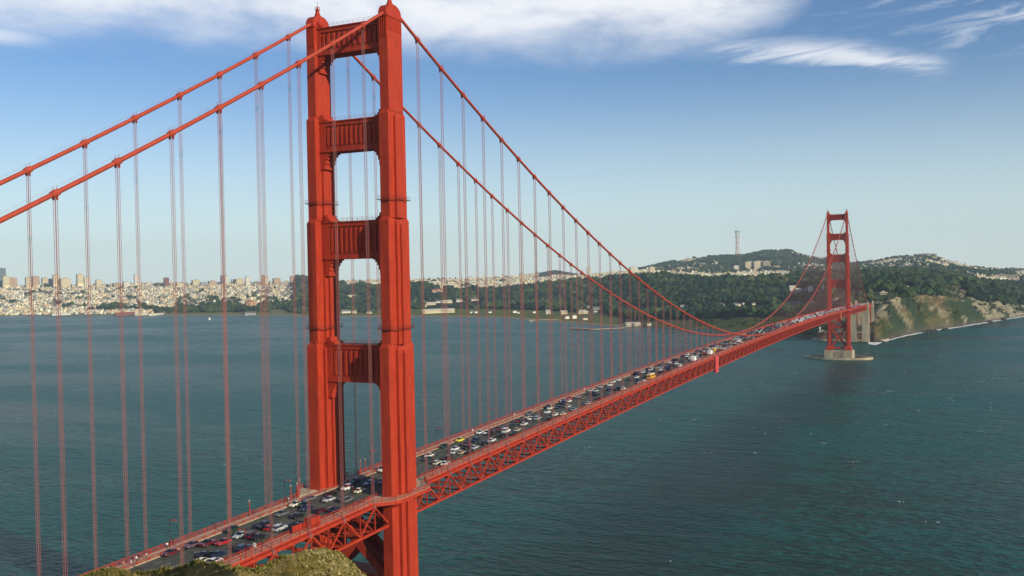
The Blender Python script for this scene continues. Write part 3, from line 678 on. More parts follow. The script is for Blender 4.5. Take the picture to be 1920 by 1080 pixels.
fillc = ['white'] * 22 + ['silver'] * 14 + ['black'] * 24 + ['navy blue'] * 14 + ['dark green'] * 9 + ['red'] * 5 + ['maroon'] * 5 + ['beige'] * 6 + ['grey'] * 8 + ['light blue'] * 3 + ['cream'] * 5
y = -66.0; cand = []
while y < 1600:
    for l in range(6):
        if random.random() < (.26 if y < 265 else .74): cand.append((l, y + random.uniform(-3, 3)))
    y += 12.5 if y < 700 else 16
for l, y in cand:
    if len(cars) + 1 > 292: break
    kn = random.choice(['sedan'] * 5 + ['suv'] * 3 + ['hatchback', 'van', 'pickup']); 
    if fits(l, y, KINDS[kn]['L']): occ[l].append((y, KINDS[kn]['L'])); cars.append((l, y, kn, random.choice(fillc)))
lastY = max(c_[1] for c_ in cars)
ORD = ['', 'nearest', 'second nearest', 'third nearest', 'fourth nearest', 'fifth nearest', 'sixth nearest', 'seventh nearest', 'eighth nearest', 'ninth nearest', 'tenth nearest', 'eleventh nearest', 'twelfth nearest']
LN = ['bay-side kerb lane', 'bay-side second lane', 'bay-side inner lane', 'ocean-side inner lane', 'ocean-side second lane', 'ocean-side kerb lane']
def where(y):
    if y < -72: return 'before both lamps left of the near tower'
    if y < -26: return 'between both lamps left of the near tower'
    if y < -8: return 'just before the near tower'
    if y < 12: return 'between the near tower legs'
    n = int((y - 21.4) // 45.72) + 1
    if n <= 0: return 'just beyond the near tower'
    return f'after the {near_lamp(n)} lamp past the near tower'
cars.sort(key=lambda c_: c_[1]); seen = {}
NAM = {'sedan': 'parked_car', 'suv': 'suv'}
for idx, (l, y, kn, cn) in enumerate(cars):
    key = (cn, kn, LN[l], where(y)); seen[key] = seen.get(key, 0) + 1
tot = dict(seen); seen = {}
for idx, (l, y, kn, cn) in enumerate(cars):
    key = (cn, kn, LN[l], where(y)); seen[key] = seen.get(key, 0) + 1
    word = {'suv': 'tall car', 'van': 'van', 'pickup': 'pickup', 'sedan': 'saloon', 'hatchback': 'hatchback'}[kn]
    lab = f"{cn} {word}, {LN[l]}, {where(y)}"
    if tot[key] > 1: lab = ORD[min(seen[key], 12)] + ' ' + lab
    cat = {'van': 'van', 'pickup': 'pickup truck'}.get(kn, 'car'); nm = {'van': 'van', 'pickup': 'pickup_truck'}.get(kn, 'car')
    loc = (LANES[l] + random.uniform(-.25, .25), y, zdeck(y) + RD + .015); sl_ = math.atan(zdeck(y + .5) - zdeck(y - .5)); rz = 0 if l >= 3 else 0
    if y < 330:
        t = empty(nm, loc, lab, cat, 'cars queuing across the bridge'); car_parts(t, kn, COLS[cn])
    else:
        t = bpy.data.objects.new(nm, CARM[kn]['joined']); COL.objects.link(t); t.location = loc; t.color = (*COLS[cn], 1); tag(t, lab, cat, 'cars queuing across the bridge')
    t.rotation_euler = (sl_, 0, PI if l < 3 else 0)
# the farthest cars, too small to tell apart
b = MB(); cm6 = [mat('far_car_' + k.replace(' ', '_'), COLS[k], .35) for k in ('white', 'silver', 'black', 'red', 'navy blue')]
y = lastY + 9
while y < 1735:
    for l in range(6):
        if random.random() < .62:
            yy = y + random.uniform(-3, 3); z = zdeck(yy) + RD + .02; mi = random.choice([0, 0, 1, 1, 2, 2, 4, 3]); x = LANES[l]
            b.frust(x, yy, .9, 2.3, z + .2, .85, 2.2, z + .9, mi); b.frust(x, yy - .2, .8, 1.5, z + .9, .65, 1.0, z + 1.45, mi)
    y += 13
tag(b.build('distant_cars', cm6), 'dense stream of distant cars near the far tower', 'cars', kind='stuff')
# buses and trucks
for i, (l, y, kn, cn, L) in enumerate(spec):
    lab = {0: 'yellow bus with a pale roof in the traffic queue, nearest of the large vehicles', 1: 'white box truck well before the pink panel on the truss', 2: 'large white box truck just before the pink panel on the truss', 3: 'yellow bus beside the pink panel on the truss', 4: 'white box truck beyond the pink panel near midspan'}[i]
    t = empty('bus' if kn == 'bus' else 'box_truck', (LANES[l], y, zdeck(y) + RD + .015), lab, 'bus' if kn == 'bus' else 'truck', None)
    mt = mat('bus_yellow', (.72, .38, .03), .4) if kn == 'bus' else mat('truck_white', (.75, .74, .68), .5)
    b = MB(); h = L / 2
    if kn == 'bus':
        b.box(-1.2, 1.2, -h, h, .45, 1.6); b.box(-1.19, 1.19, -h + .05, h - .05, 2.35, 2.75); b.frust(0, 0, 1.19, h - .06, 2.75, .95, h - .4, 3.0)
        for k in range(9): yy = -h + .2 + k * (L - .4) / 8; b.box(-1.19, 1.19, yy - .08, yy + .08, 1.6, 2.35)
        b.build('body', mt, t); g = MB(); g.box(-1.15, 1.15, -h + .1, h - .1, 1.6, 2.35); g.build('windows', M['glass'], t)
        r_ = MB(); r_.frust(0, 0, 1.0, h - .5, 2.98, .85, h - .7, 3.1); r_.build('roof_panel', M['lampglass'], t)
    else:
        b.box(-1.22, 1.22, -h, h - 2.2, .9, 3.5); b.box(-1.25, 1.25, -h - .02, -h + .1, .88, 3.52); b.build('cargo_box', mt, t)
        c2 = MB(); c2.box(-1.05, 1.05, h - 2.1, h, .5, 1.5); c2.frust(0, h - 1.2, 1.04, .85, 1.5, .9, .55, 2.4); c2.build('cab', mt, t)
        g = MB(); g.frust(0, h - 1.12, .95, .86, 1.55, .85, .6, 2.2); g.build('windshield', M['glass'], t)
    for sx in (-1, 1):
        for yy in (-h + 1.6, h - 1.4): w = MB(); wheel_geo(w, sx * 1.15, yy, .48, w=.3); w.build('wheel', M['tyre'], t)

# ================================================================== PEOPLE ON THE WALKWAY
def person(loc, rz, label, top, legs, scale=1.0, stride=.18, lean=0.0):
    J = {'pel': (0, 0, .95), 'ch': (0, .02 + lean * .3, 1.28), 'nk': (0, .03 + lean * .5, 1.48), 'hb': (0, .05 + lean * .6, 1.58), 'ht': (0, .05 + lean * .6, 1.72),
         'sl': (-.19, .02 + lean * .4, 1.42), 'el': (-.25, -.05 + lean * .4, 1.14), 'wl': (-.24, .08 + lean * .5, .92), 'fl': (-.24, .11 + lean * .5, .82), 'sr': (.19, .02 + lean * .4, 1.42), 'er': (.25, .02 + lean * .4, 1.14), 'wr': (.24, .18 + lean * .5, .96), 'fr': (.24, .22 + lean * .5, .87),
         'hl': (-.1, 0, .9), 'kl': (-.11, stride * .7, .5), 'al': (-.11, stride, .09), 'tl': (-.11, stride + .17, .04), 'hr': (.1, 0, .9), 'kr': (.11, -stride * .2, .5), 'ar': (.11, -stride, .1), 'tr': (.11, -stride + .16, .04)}
    R = {'pel': .15, 'ch': .16, 'nk': .06, 'hb': .085, 'ht': .09, 'sl': .075, 'el': .05, 'wl': .035, 'fl': .04, 'sr': .075, 'er': .05, 'wr': .035, 'fr': .04, 'hl': .1, 'kl': .065, 'al': .045, 'tl': .04, 'hr': .1, 'kr': .065, 'ar': .045, 'tr': .04}
    E_ = [('pel', 'ch'), ('ch', 'nk'), ('nk', 'hb'), ('hb', 'ht'), ('ch', 'sl'), ('sl', 'el'), ('el', 'wl'), ('wl', 'fl'), ('ch', 'sr'), ('sr', 'er'), ('er', 'wr'), ('wr', 'fr'), ('pel', 'hl'), ('hl', 'kl'), ('kl', 'al'), ('al', 'tl'), ('pel', 'hr'), ('hr', 'kr'), ('kr', 'ar'), ('ar', 'tr')]
    ks = list(J); me = bpy.data.meshes.new('person_rig'); me.from_pydata([J[k] for k in ks], [(ks.index(a), ks.index(c)) for a, c in E_], [])
    o = bpy.data.objects.new('tmp', me); COL.objects.link(o); md = o.modifiers.new('s', 'SKIN')
    for i, k in enumerate(ks): me.skin_vertices[0].data[i].radius = (R[k], R[k] * (.75 if k in ('pel', 'ch') else 1)); me.skin_vertices[0].data[i].use_root = (k == 'pel')
    sb = o.modifiers.new('u', 'SUBSURF'); sb.levels = 1
    bpy.context.view_layer.update(); dg_ = bpy.context.evaluated_depsgraph_get(); m2 = bpy.data.meshes.new_from_object(o.evaluated_get(dg_)); bpy.data.objects.remove(o)
    mt = mat('shirt', top, .85); ml = mat('trousers', legs, .85); m2.materials.clear()
    for q in (mt, ml, M['skin']): m2.materials.append(q)
    for pl in m2.polygons:
        c_ = pl.center; pl.material_index = 1 if c_.z < .95 and abs(c_.x) < .2 else (2 if c_.z > 1.5 or c_.z < .95 else 0); pl.use_smooth = True
    m2.name = 'person'; r = bpy.data.objects.new('person', m2); COL.objects.link(r)
    hb = MB(); hb.frust(0, .03 + lean * .6, .1, .11, 1.66, .06, .06, 1.80); hb.frust(0, -.04 + lean * .6, .09, .04, 1.53, .1, .05, 1.7); h_ = hb.build('hair', M['hair'], r)
    r.location = loc; r.rotation_euler = (0, 0, rz); r.scale = (scale,) * 3; return tag(r, label, 'person', 'people on the walkway')
def zs(y): return zdeck(y) + RD + .22
person((-11.0, -86.6, zs(-86.6)), .2, 'person in a pinkish top walking alone behind the others, at the left of the group', (.6, .25, .2), (.15, .1, .1))
person((-11.6, -83.6, zs(-83.6)), PI, 'person in a black jacket and white trousers, second from left in the walkway group', (.02, .02, .03), (.7, .7, .7))
person((-10.9, -82.6, zs(-82.6)), PI + .3, 'person in a white top and dark trousers in the middle of the walkway group', (.75, .74, .72), (.03, .03, .05))
person((-11.5, -81.2, zs(-81.2)), 2.9, 'person in a black coat leaning forward, second from the group right end', (.015, .015, .02), (.02, .02, .03), lean=.3)
person((-10.6, -79.8, zs(-79.8)), PI, 'person in a pale pink top and dark trousers, rightmost of the walkway group', (.75, .45, .4), (.02, .02, .03))
person((-12.1, -71.5, zs(-71.5)), .4, 'person in a white shirt standing at the foot of the left street lamp', (.8, .8, .78), (.05, .03, .03))
person((-11.9, -23.2, zs(-23.2)), .1, 'person in white beside the street lamp just before the near tower', (.78, .78, .8), (.5, .5, .52))
person((-12.1, -20.6, zs(-20.6)), PI, 'person in dark clothes by the lamp just before the near tower', (.05, .03, .03), (.02, .02, .03))
for px, py, lb in ((878, 807, 'person in white on the walkway near the first lamp beyond the near tower'), (952, 780, 'person in white on the walkway between the second and third lamps'), (1075, 735, 'person in pale clothes on the walkway near the fifth lamp beyond the tower')):
    p = on_z(px, py, 78); person((-11.2, float(p[1]), zs(float(p[1]))), .3, lb, (.75, .75, .72), (.5, .5, .5))

# ================================================================== LAND
def vhash(i, j, s=0):
    n = (i * 374761393 + j * 668265263 + s * 1274126177) & 0xffffffff; n = (n ^ (n >> 13)) * 1274126177 & 0xffffffff
    return ((n ^ (n >> 16)) & 0xffff) / 65535.0
def vnoise(x, y, s=0):
    x = np.asarray(x, float); y = np.asarray(y, float); xi = np.floor(x).astype(np.int64); yi = np.floor(y).astype(np.int64); fx = x - xi; fy = y - yi
    fx = fx * fx * (3 - 2 * fx); fy = fy * fy * (3 - 2 * fy); h = lambda a, c: vhash(a, c, s)
    return (h(xi, yi) * (1 - fx) + h(xi + 1, yi) * fx) * (1 - fy) + (h(xi, yi + 1) * (1 - fx) + h(xi + 1, yi + 1) * fx) * fy
def fbm(x, y, oct=4, s=0):
    v = 0; a = .5
    for o in range(oct): v = v + a * vnoise(x * 2 ** o, y * 2 ** o, s + o); a *= .5
    return v
# profile columns: photo x -> [(distance, 'z' height | 'y' photo row)] from the shore inland
Zc = lambda D, z: (D, z, 0); Yc = lambda D, y: (D, y, 1)
PROF = {
 -500: [Zc(5200, .3), Zc(5500, 5), Yc(6200, 570), Yc(7000, 545), Yc(7400, 545), Yc(8200, 545)],
 0: [Zc(4541, .3), Zc(4900, 6), Yc(5700, 562), Yc(7000, 538), Yc(7300, 539), Yc(8000, 540)],
 150: [Zc(4200, .3), Zc(4600, 6), Yc(5500, 560), Yc(6800, 536), Yc(7200, 537), Yc(7800, 537)],
 300: [Zc(3904, .3), Zc(4400, 6), Yc(5300, 558), Yc(6500, 534), Yc(7000, 535), Yc(7500, 531)],
 480: [Zc(3600, .3), Zc(4200, 7), Yc(5100, 556), Yc(6300, 532), Yc(6600, 533), Yc(7200, 533)],
 600: [Zc(3356, .3), Zc(3900, 8), Yc(4700, 556), Yc(5900, 530), Yc(6300, 531), Yc(7000, 530)],
 650: [Zc(3300, .3), Zc(3800, 8), Yc(4300, 562), Yc(5200, 533), Yc(5900, 530), Yc(6800, 528)],
 710: [Zc(3230, .3), Zc(3750, 8), Yc(4000, 566), Yc(4500, 533), Yc(5200, 533), Yc(6500, 527)],
 775: [Zc(3170, .3), Zc(3650, 7), Yc(3850, 570), Yc(4300, 527), Yc(4900, 531), Yc(6300, 526)],
 860: [Zc(3090, .3), Zc(3600, 7), Yc(3800, 572), Yc(4300, 540), Yc(5200, 537), Yc(6300, 523)],
 940: [Zc(2960, .3), Zc(3500, 6), Yc(3700, 574), Yc(4300, 539), Yc(5200, 535), Yc(6300, 520)],
 985: [Zc(2830, .3), Zc(3400, 6), Yc(3650, 570), Yc(4300, 533), Yc(5400, 529), Yc(8500, 513)],
 1040: [Zc(2700, .3), Zc(3250, 6), Yc(3550, 566), Yc(4300, 526), Yc(5500, 523), Yc(8500, 503)],
 1100: [Zc(2520, .3), Zc(3050, 6), Yc(3400, 562), Yc(4200, 519), Yc(5500, 517), Yc(8500, 513)],
 1150: [Zc(2412, .3), Zc(2850, 7), Yc(3300, 560), Yc(4000, 515), Yc(5500, 513), Yc(7500, 509)],
 1200: [Zc(2380, .3), Zc(2600, 9), Yc(3150, 557), Yc(3800, 510), Yc(5500, 508), Yc(7500, 502)],
 1250: [Zc(2330, .3), Zc(2480, 12), Yc(3000, 556), Yc(3600, 508), Yc(5500, 509), Yc(7500, 490)],
 1300: [Zc(2273, .3), Zc(2420, 16), Yc(2900, 555), Yc(3500, 512), Yc(5500, 513), Yc(7500, 480)],
 1350: [Zc(2240, .3), Zc(2370, 20), Yc(2820, 553), Yc(3450, 513), Yc(5500, 514), Yc(7500, 477.5)],
 1400: [Zc(2200, .3), Zc(2320, 26), Yc(2750, 552), Yc(3400, 512), Yc(5500, 513), Yc(7500, 475.5)],
 1437: [Zc(2160, .3), Zc(2270, 28), Yc(2700, 550), Yc(3350, 510), Yc(5500, 511), Yc(7500, 467)],
 1455: [Zc(2145, .3), Zc(2260, 29), Yc(2690, 550), Yc(3330, 509), Yc(5500, 511), Yc(7500, 468.5)],
 1478: [Zc(2113, .3), Zc(2240, 30), Yc(2650, 549), Yc(3300, 508), Yc(5500, 510), Yc(7500, 466)],
 1505: [Zc(1990, .3), Zc(2160, 28), Yc(2600, 548), Yc(3260, 505), Yc(5500, 508), Yc(7500, 473)],
 1537: [Zc(1915, .3), Zc(2080, 26), Yc(2500, 548), Yc(3230, 502), Yc(5500, 505), Yc(7500, 479)],
 1560: [Zc(1900, .3), Zc(2060, 28), Yc(2450, 548), Yc(3200, 502), Yc(5500, 504), Yc(7200, 483)],
 1600: [Zc(1880, .3), Zc(2030, 34), Yc(2380, 547), Yc(3150, 502), Yc(5500, 505), Yc(6500, 491)],
 1640: [Zc(1862, .3), Zc(2010, 48), Yc(2300, 545), Yc(3100, 501), Yc(5500, 504), Yc(6500, 488)],
 1670: [Zc(1965, .3), Yc(2110, 562), Yc(2380, 541), Yc(3100, 500), Yc(5200, 503), Yc(6500, 481)],
 1700: [Zc(2077, .3), Yc(2240, 556), Yc(2480, 538), Yc(3100, 500), Yc(5000, 503), Yc(6500, 478)],
 1750: [Zc(2230, .3), Yc(2400, 554), Yc(2650, 537), Yc(3200, 505), Yc(5000, 505), Yc(6500, 476.5)],
 1800: [Zc(2373, .3), Yc(2560, 556), Yc(2850, 540), Yc(3300, 513), Yc(5000, 510), Yc(6500, 493)],
 1850: [Zc(2550, .3), Yc(2720, 564), Yc(2950, 549), Yc(3500, 523), Yc(5000, 516), Yc(7000, 500)],
 1920: [Zc(2839, .3), Yc(3000, 575), Yc(3250, 562), Yc(3800, 533), Yc(4500, 526), Yc(7000, 503)],
 2400: [Zc(4300, .3), Zc(4500, 40), Zc(4900, 60), Zc(5400, 80), Zc(6000, 85), Zc(7600, 110)]}
PX = sorted(PROF); NL = 6
def prof_z(px, D, v, isy):
    return at_dist(px, v, D)[2] if isy else v
TREE = lambda x, k: (32 if 1000 < x < 2000 else 28) if ((k == 3 and x > 640) or (k == 2 and 640 < x < 1560)) else (14 if k == 5 and x > 960 else 0)
PD = np.array([[PROF[x][k][0] for k in range(NL)] for x in PX]); PZ = np.array([[prof_z(x, *PROF[x][k]) - TREE(x, k) for k in range(NL)] for x in PX])
def px_dir(px):
    d = pray(px, 500); h = math.hypot(d[0], d[1]); return d[0] / h, d[1] / h
def land_base(px, D):
    Ds = [np.interp(px, PX, PD[:, k]) for k in range(NL)]; Zs = [np.interp(px, PX, PZ[:, k]) for k in range(NL)]
    return float(np.interp(D, Ds + [Ds[-1] + 1500, 12000], Zs + [Zs[-1] * .4, 40]))
cols = np.concatenate([np.arange(-500, 1000, 10), np.arange(1000, 2100, 5), np.arange(2100, 2401, 20)]).astype(float)
seg_rows = [8, 14, 30, 26, 20, 22, 8, 6]
rowsV = []
PDi = np.stack([np.interp(cols, PX, PD[:, k]) for k in range(NL)], 1); PZi = np.stack([np.interp(cols, PX, PZ[:, k]) for k in range(NL)], 1)
DD, ZZ = [], []
ctlD = np.concatenate([PDi[:, :1] - 60, PDi, PDi[:, -1:] + 1500, np.full((len(cols), 1), 12000.)], 1); ctlZ = np.concatenate([np.full((len(cols), 1), -14.), PZi, PZi[:, -1:] * .4, np.full((len(cols), 1), 40.)], 1)
for k in range(ctlD.shape[1] - 1):
    n = seg_rows[k]
    for i in range(n + (1 if k == ctlD.shape[1] - 2 else 0)):
        t = i / n; DD.append(ctlD[:, k] * (1 - t) + ctlD[:, k + 1] * t); ts = t if k < 1 else t ** .62 if k == 1 else t * t * (3 - 2 * t) * .5 + t * .5; ZZ.append(ctlZ[:, k] * (1 - ts) + ctlZ[:, k + 1] * ts)
DD = np.array(DD); ZZ = np.array(ZZ)
dirs = np.array([px_dir(c_) for c_ in cols]); LX = CAM[0] + DD * dirs[:, 0]; LY = CAM[1] + DD * dirs[:, 1]
CC = np.broadcast_to(cols, DD.shape); shoreD = PDi[:, 0][None, :]
LY_s = LY.copy(); jit = (fbm(LX / 60, LY / 60, 3, 5) - .44) * 60 * (np.abs(DD - shoreD) < 120); LX = LX + jit * dirs[:, 0]; LY = LY + jit * dirs[:, 1]
L3_ = np.interp(CC, PX, PD[:, 3]); inl = np.clip((DD - shoreD - 30) / 250, 0, 1); flat = ((CC < 1160) & (DD < np.interp(CC, PX, PD[:, 1]) + 60))
rough = np.where(CC > 1480, .75, .5) * np.where(DD > L3_ - 350, .35, 1)
ZZ = ZZ + np.where(flat, 0, 1) * inl * rough * ((fbm(LX / 170, LY / 170, 4, 1) - .47) * 26 + (fbm(LX / 38, LY / 38, 3, 9) - .44) * 9 * (CC > 1480)) * np.clip(1.4 - (DD - 3000) / 4000, .35, 1)
# gullies down the sea cliffs on the right
gl = np.clip((CC - 1640) / 40, 0, 1) * np.clip(1 - (DD - shoreD - 40) / 420, 0, 1) * (DD > shoreD + 10)
along = CC / 9.0
ZZ = ZZ - gl * np.abs(fbm(along, (DD - shoreD) / 240, 3, 21) - .44) * 48 * np.clip((DD - shoreD) / 60, 0, 1) + gl * 4
nr, nc = DD.shape; LZ = ZZ
V = np.stack([LX, LY, ZZ], -1).reshape(-1, 3)
ii, jj = np.meshgrid(np.arange(nr - 1), np.arange(nc - 1), indexing='ij'); a_ = (ii * nc + jj).ravel()
F = np.stack([a_, a_ + nc, a_ + nc + 1, a_ + 1], 1)
lm_ = bpy.data.materials.new('land_cover'); lm_.use_nodes = True; t = lm_.node_tree; bs = t.nodes['Principled BSDF']; bs.inputs['Roughness'].default_value = .95; bs.inputs['Specular IOR Level'].default_value = .15
at = N(t, 'ShaderNodeAttribute', attribute_name='ground'); ge = N(t, 'ShaderNodeNewGeometry'); nz = N(t, 'ShaderNodeTexNoise'); nz.inputs['Scale'].default_value = .06; nz.inputs['Detail'].default_value = 8; nz.inputs['Roughness'].default_value = .72
t.links.new(ge.outputs['Position'], nz.inputs['Vector']); mx = N(t, 'ShaderNodeMix', data_type='RGBA', blend_type='MULTIPLY'); mx.inputs[0].default_value = 1
t.links.new(at.outputs['Color'], mx.inputs[6]); cr = N(t, 'ShaderNodeValToRGB'); t.links.new(nz.outputs[0], cr.inputs[0]); cr.color_ramp.elements[0].position = .3; cr.color_ramp.elements[0].color = (.45, .5, .5, 1); cr.color_ramp.elements[1].position = .7; cr.color_ramp.elements[1].color = (1.35, 1.3, 1.2, 1)
t.links.new(cr.outputs[0], mx.inputs[7]); t.links.new(mx.outputs[2], bs.inputs['Base Color'])
bp = N(t, 'ShaderNodeBump'); bp.inputs['Strength'].default_value = 1; bp.inputs['Distance'].default_value = 14; t.links.new(nz.outputs[0], bp.inputs['Height']); t.links.new(bp.outputs[0], bs.inputs['Normal'])
# ground cover of each place: sand at the shore, mown grass field, scrub and bare rock on the cliffs, dark forest floor, pale streets of the city
G = np.zeros((nr, nc, 3)); FOREST = np.array([.022, .038, .018]); GRASS = np.array([.15, .17, .035]); SAND = np.array([.30, .25, .15]); CITY = np.array([.33, .31, .23]); SCRUB = np.array([.14, .13, .05]); ROCK = np.array([.33, .28, .17]); ORE = np.array([.20, .135, .07]); HILL = np.array([.055, .06, .038])
G[:] = FOREST
d_in = DD - shoreD; L1 = np.interp(CC, PX, PD[:, 1]); L2 = np.interp(CC, PX, PD[:, 2]); L3 = np.interp(CC, PX, PD[:, 3]); L4 = np.interp(CC, PX, PD[:, 4])
G[(DD > L3) & (CC < 1300)] = CITY; G[(DD > L3 + 400)] = CITY; G[(DD > L4 + 300) & (CC > 960)] = HILL; G[(CC < 650) & (DD > L1)] = CITY
G[(CC > 1600) & (DD > L4 + 200)] = CITY
G[flat & (d_in > 40)] = GRASS * .9; G[(CC < 560) & flat] = (GRASS * .7 + CITY * .3)
G[(d_in < 55) & (CC < 1230)] = SAND
cl_ = (CC > 1480) & (DD < L2 + 120); nn = fbm(LX / 60, LY / 60, 5, 3); n2_ = fbm(CC / 26 + d_in / 70, d_in / 130 - CC / 60, 5, 31)
G[cl_] = SCRUB; G[cl_ & (nn > .56)] = FOREST * 2; G[cl_ & (n2_ > np.where(CC > 1780, .46, .50)) & (nn < .56)] = ROCK; G[cl_ & (nn < .36)] = ORE; G[cl_ & (n2_ < .37)] = np.array([.05, .075, .02])
G[(CC > 1800) & (DD < L1 + 60) & (nn < .56)] = np.array([.40, .35, .23]); G[(CC > 1200) & (CC <= 1480) & (DD < L1 + 50)] = SCRUB * .8; G[(CC > 1320) & (CC < 1560) & (DD < L2 - 100) & (nn > .45)] = np.array([.09, .12, .03])
G[(CC > 1240) & (d_in < 4)] = np.array([.12, .11, .085]); G[(CC > 1640) & (CC < 1690) & (d_in > 120) & (d_in < 200)] = np.array([.42, .36, .22])
land = npobj('land', V, F, lm_, True); tag(land, 'green and built-up far shore rising to hills behind the bay', kind='structure')
ca = land.data.color_attributes.new('ground', 'FLOAT_COLOR', 'POINT'); ca.data.foreach_set('color', np.concatenate([G.reshape(-1, 3), np.ones((nr * nc, 1))], 1).astype(np.float32).ravel())
land.name = 'terrain'
# height lookup through a grid over the same points
def land_pt(px, D):
    j = np.interp(px, cols, np.arange(nc)); j0 = int(min(j, nc - 2)); col = DD[:, j0]; i = np.interp(D, col, np.arange(nr)); i0 = int(min(i, nr - 2)); fi = i - i0; fj = j - j0
    P_ = lambda q: (q[i0, j0] * (1 - fi) + q[i0 + 1, j0] * fi) * (1 - fj) + (q[i0, j0 + 1] * (1 - fi) + q[i0 + 1, j0 + 1] * fi) * fj
    return float(P_(LX)), float(P_(LY)), float(P_(LZ))
def lk(px, D, k=None):
    return np.interp(px, PX, PD[:, k])

# ------------------------------------------------------------------ water
wm_ = bpy.data.materials.new('sea_water'); wm_.use_nodes = True; t = wm_.node_tree; bs = t.nodes['Principled BSDF']
bs.inputs['IOR'].default_value = 1.17; bs.inputs['Specular IOR Level'].default_value = .5
ge = N(t, 'ShaderNodeNewGeometry')
def wave(scale, rot, stretch, detail, dist_=.0, rough=.55):
    mp = N(t, 'ShaderNodeMapping'); mp.inputs['Rotation'].default_value = (0, 0, rot); mp.inputs['Scale'].default_value = (scale, scale * stretch, scale); t.links.new(ge.outputs['Position'], mp.inputs[0])
    n = N(t, 'ShaderNodeTexNoise'); n.inputs['Scale'].default_value = 1; n.inputs['Detail'].default_value = detail; n.inputs['Roughness'].default_value = rough; n.inputs['Distortion'].default_value = dist_; t.links.new(mp.outputs[0], n.inputs['Vector']); return n.outputs[0]
big = wave(.0022, .5, 2.2, 4); mid = wave(.026, .35, 2.6, 5, .4); sm = wave(.15, .25, 1.9, 5, .3); fine = wave(.45, .1, 1.8, 4)
h = math_(t, 'ADD', math_(t, 'ADD', math_(t, 'MULTIPLY', mid, 7.0), math_(t, 'MULTIPLY', sm, 5.5)), math_(t, 'MULTIPLY', fine, 1.0))
bp = N(t, 'ShaderNodeBump'); bp.inputs['Strength'].default_value = 1.0; bp.inputs['Distance'].default_value = 1.0; t.links.new(h, bp.inputs['Height']); t.links.new(bp.outputs[0], bs.inputs['Normal'])
t.links.new(maprange(t, big, .35, .65, .20, .34), bs.inputs['Roughness'])
mx = N(t, 'ShaderNodeMix', data_type='RGBA'); mx.inputs[6].default_value = (.0006, .031, .028, 1); mx.inputs[7].default_value = (.005, .108, .086, 1)
t.links.new(maprange(t, math_(t, 'ADD', math_(t, 'MULTIPLY', big, .35), math_(t, 'ADD', math_(t, 'MULTIPLY', mid, .2), math_(t, 'MULTIPLY', sm, .45))), .42, .58), mx.inputs[0])
# broad dark reflection painted into water colour, from the far tower towards the headland
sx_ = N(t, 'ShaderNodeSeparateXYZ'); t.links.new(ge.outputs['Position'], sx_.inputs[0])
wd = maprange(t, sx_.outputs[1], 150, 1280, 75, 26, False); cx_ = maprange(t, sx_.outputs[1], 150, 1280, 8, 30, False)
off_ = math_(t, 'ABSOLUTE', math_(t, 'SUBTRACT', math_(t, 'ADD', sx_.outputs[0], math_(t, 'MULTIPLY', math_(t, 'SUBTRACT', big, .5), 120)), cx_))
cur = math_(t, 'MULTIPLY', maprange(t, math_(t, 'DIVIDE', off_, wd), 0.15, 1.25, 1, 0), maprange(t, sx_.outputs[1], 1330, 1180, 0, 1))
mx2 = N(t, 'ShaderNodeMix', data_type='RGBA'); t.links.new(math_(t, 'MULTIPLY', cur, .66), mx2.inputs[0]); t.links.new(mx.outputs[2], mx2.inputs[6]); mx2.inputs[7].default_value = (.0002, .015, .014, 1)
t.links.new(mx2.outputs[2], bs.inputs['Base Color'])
b = MB(); Rw = 11800; nW = 72
vs = [(CAM[0], CAM[1] , 0)]; 
for rr_ in (600, 2000, 5000, Rw): vs += [(CAM[0] + rr_ * math.cos(2 * PI * k / nW), CAM[1] + rr_ * math.sin(2 * PI * k / nW), 0) for k in range(nW)]
fs = [(0, 1 + k, 1 + (k + 1) % nW) for k in range(nW)]
for q in range(3): fs += [(1 + q * nW + k, 1 + (q + 1) * nW + k, 1 + (q + 1) * nW + (k + 1) % nW, 1 + q * nW + (k + 1) % nW) for k in range(nW)]
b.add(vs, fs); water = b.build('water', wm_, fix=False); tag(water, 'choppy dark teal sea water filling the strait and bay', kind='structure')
# whitecaps
foam = mat('sea_foam', (.72, .74, .72), .8); b = MB()
def blob2(b, x, y, L, W, rot, z=.12):
    n = 7; pts = []
    for k in range(n):
        a = 2 * PI * k / n; r = random.uniform(.55, 1.1); u, v = L * r * math.cos(a), W * r * math.sin(a)
        pts.append((x + u * math.cos(rot) - v * math.sin(rot), y + u * math.sin(rot) + v * math.cos(rot), z + .1))
    b.add([(x, y, z + .35)] + pts, [(0, 1 + k, 1 + (k + 1) % n) for k in range(n)])
caps = [(1302, 788), (1235, 786), (1415, 697), (1480, 726), (1530, 729), (1550, 721), (1810, 731), (1840, 664), (1795, 655), (1880, 655), (1545, 831), (1525, 815), (1418, 802), (1495, 828), (1250, 783), (1600, 866), (1840, 715), (1490, 700), (1725, 770), (1275, 660), (1700, 660), (1650, 700), (1670, 734), (1870, 710), (1765, 668), (1600, 745), (1262, 1053), (1690, 940), (420, 870), (700, 755), (1040, 655), (1410, 849), (1750, 980), (1330, 850), (1100, 840)]
for x, y in caps:
    p = on_z(x, y, 0)
    for q in range(random.randint(1, 3)): blob2(b, p[0] + random.uniform(-4, 4), p[1] + random.uniform(-3, 3), random.uniform(.8, 1.9), random.uniform(.14, .34), random.uniform(-.5, .1))
for q in range(100):
    x = random.triangular(1250, 1925, 1850); y = random.triangular(640, 860, 655); p = on_z(x, y, 0)
    blob2(b, p[0], p[1], random.uniform(.6, 1.8), random.uniform(.12, .32), random.uniform(-.5, .1))
tag(b.build('whitecaps', foam, fix=False), 'small white wave crests scattered over the water', 'whitecaps', kind='stuff')
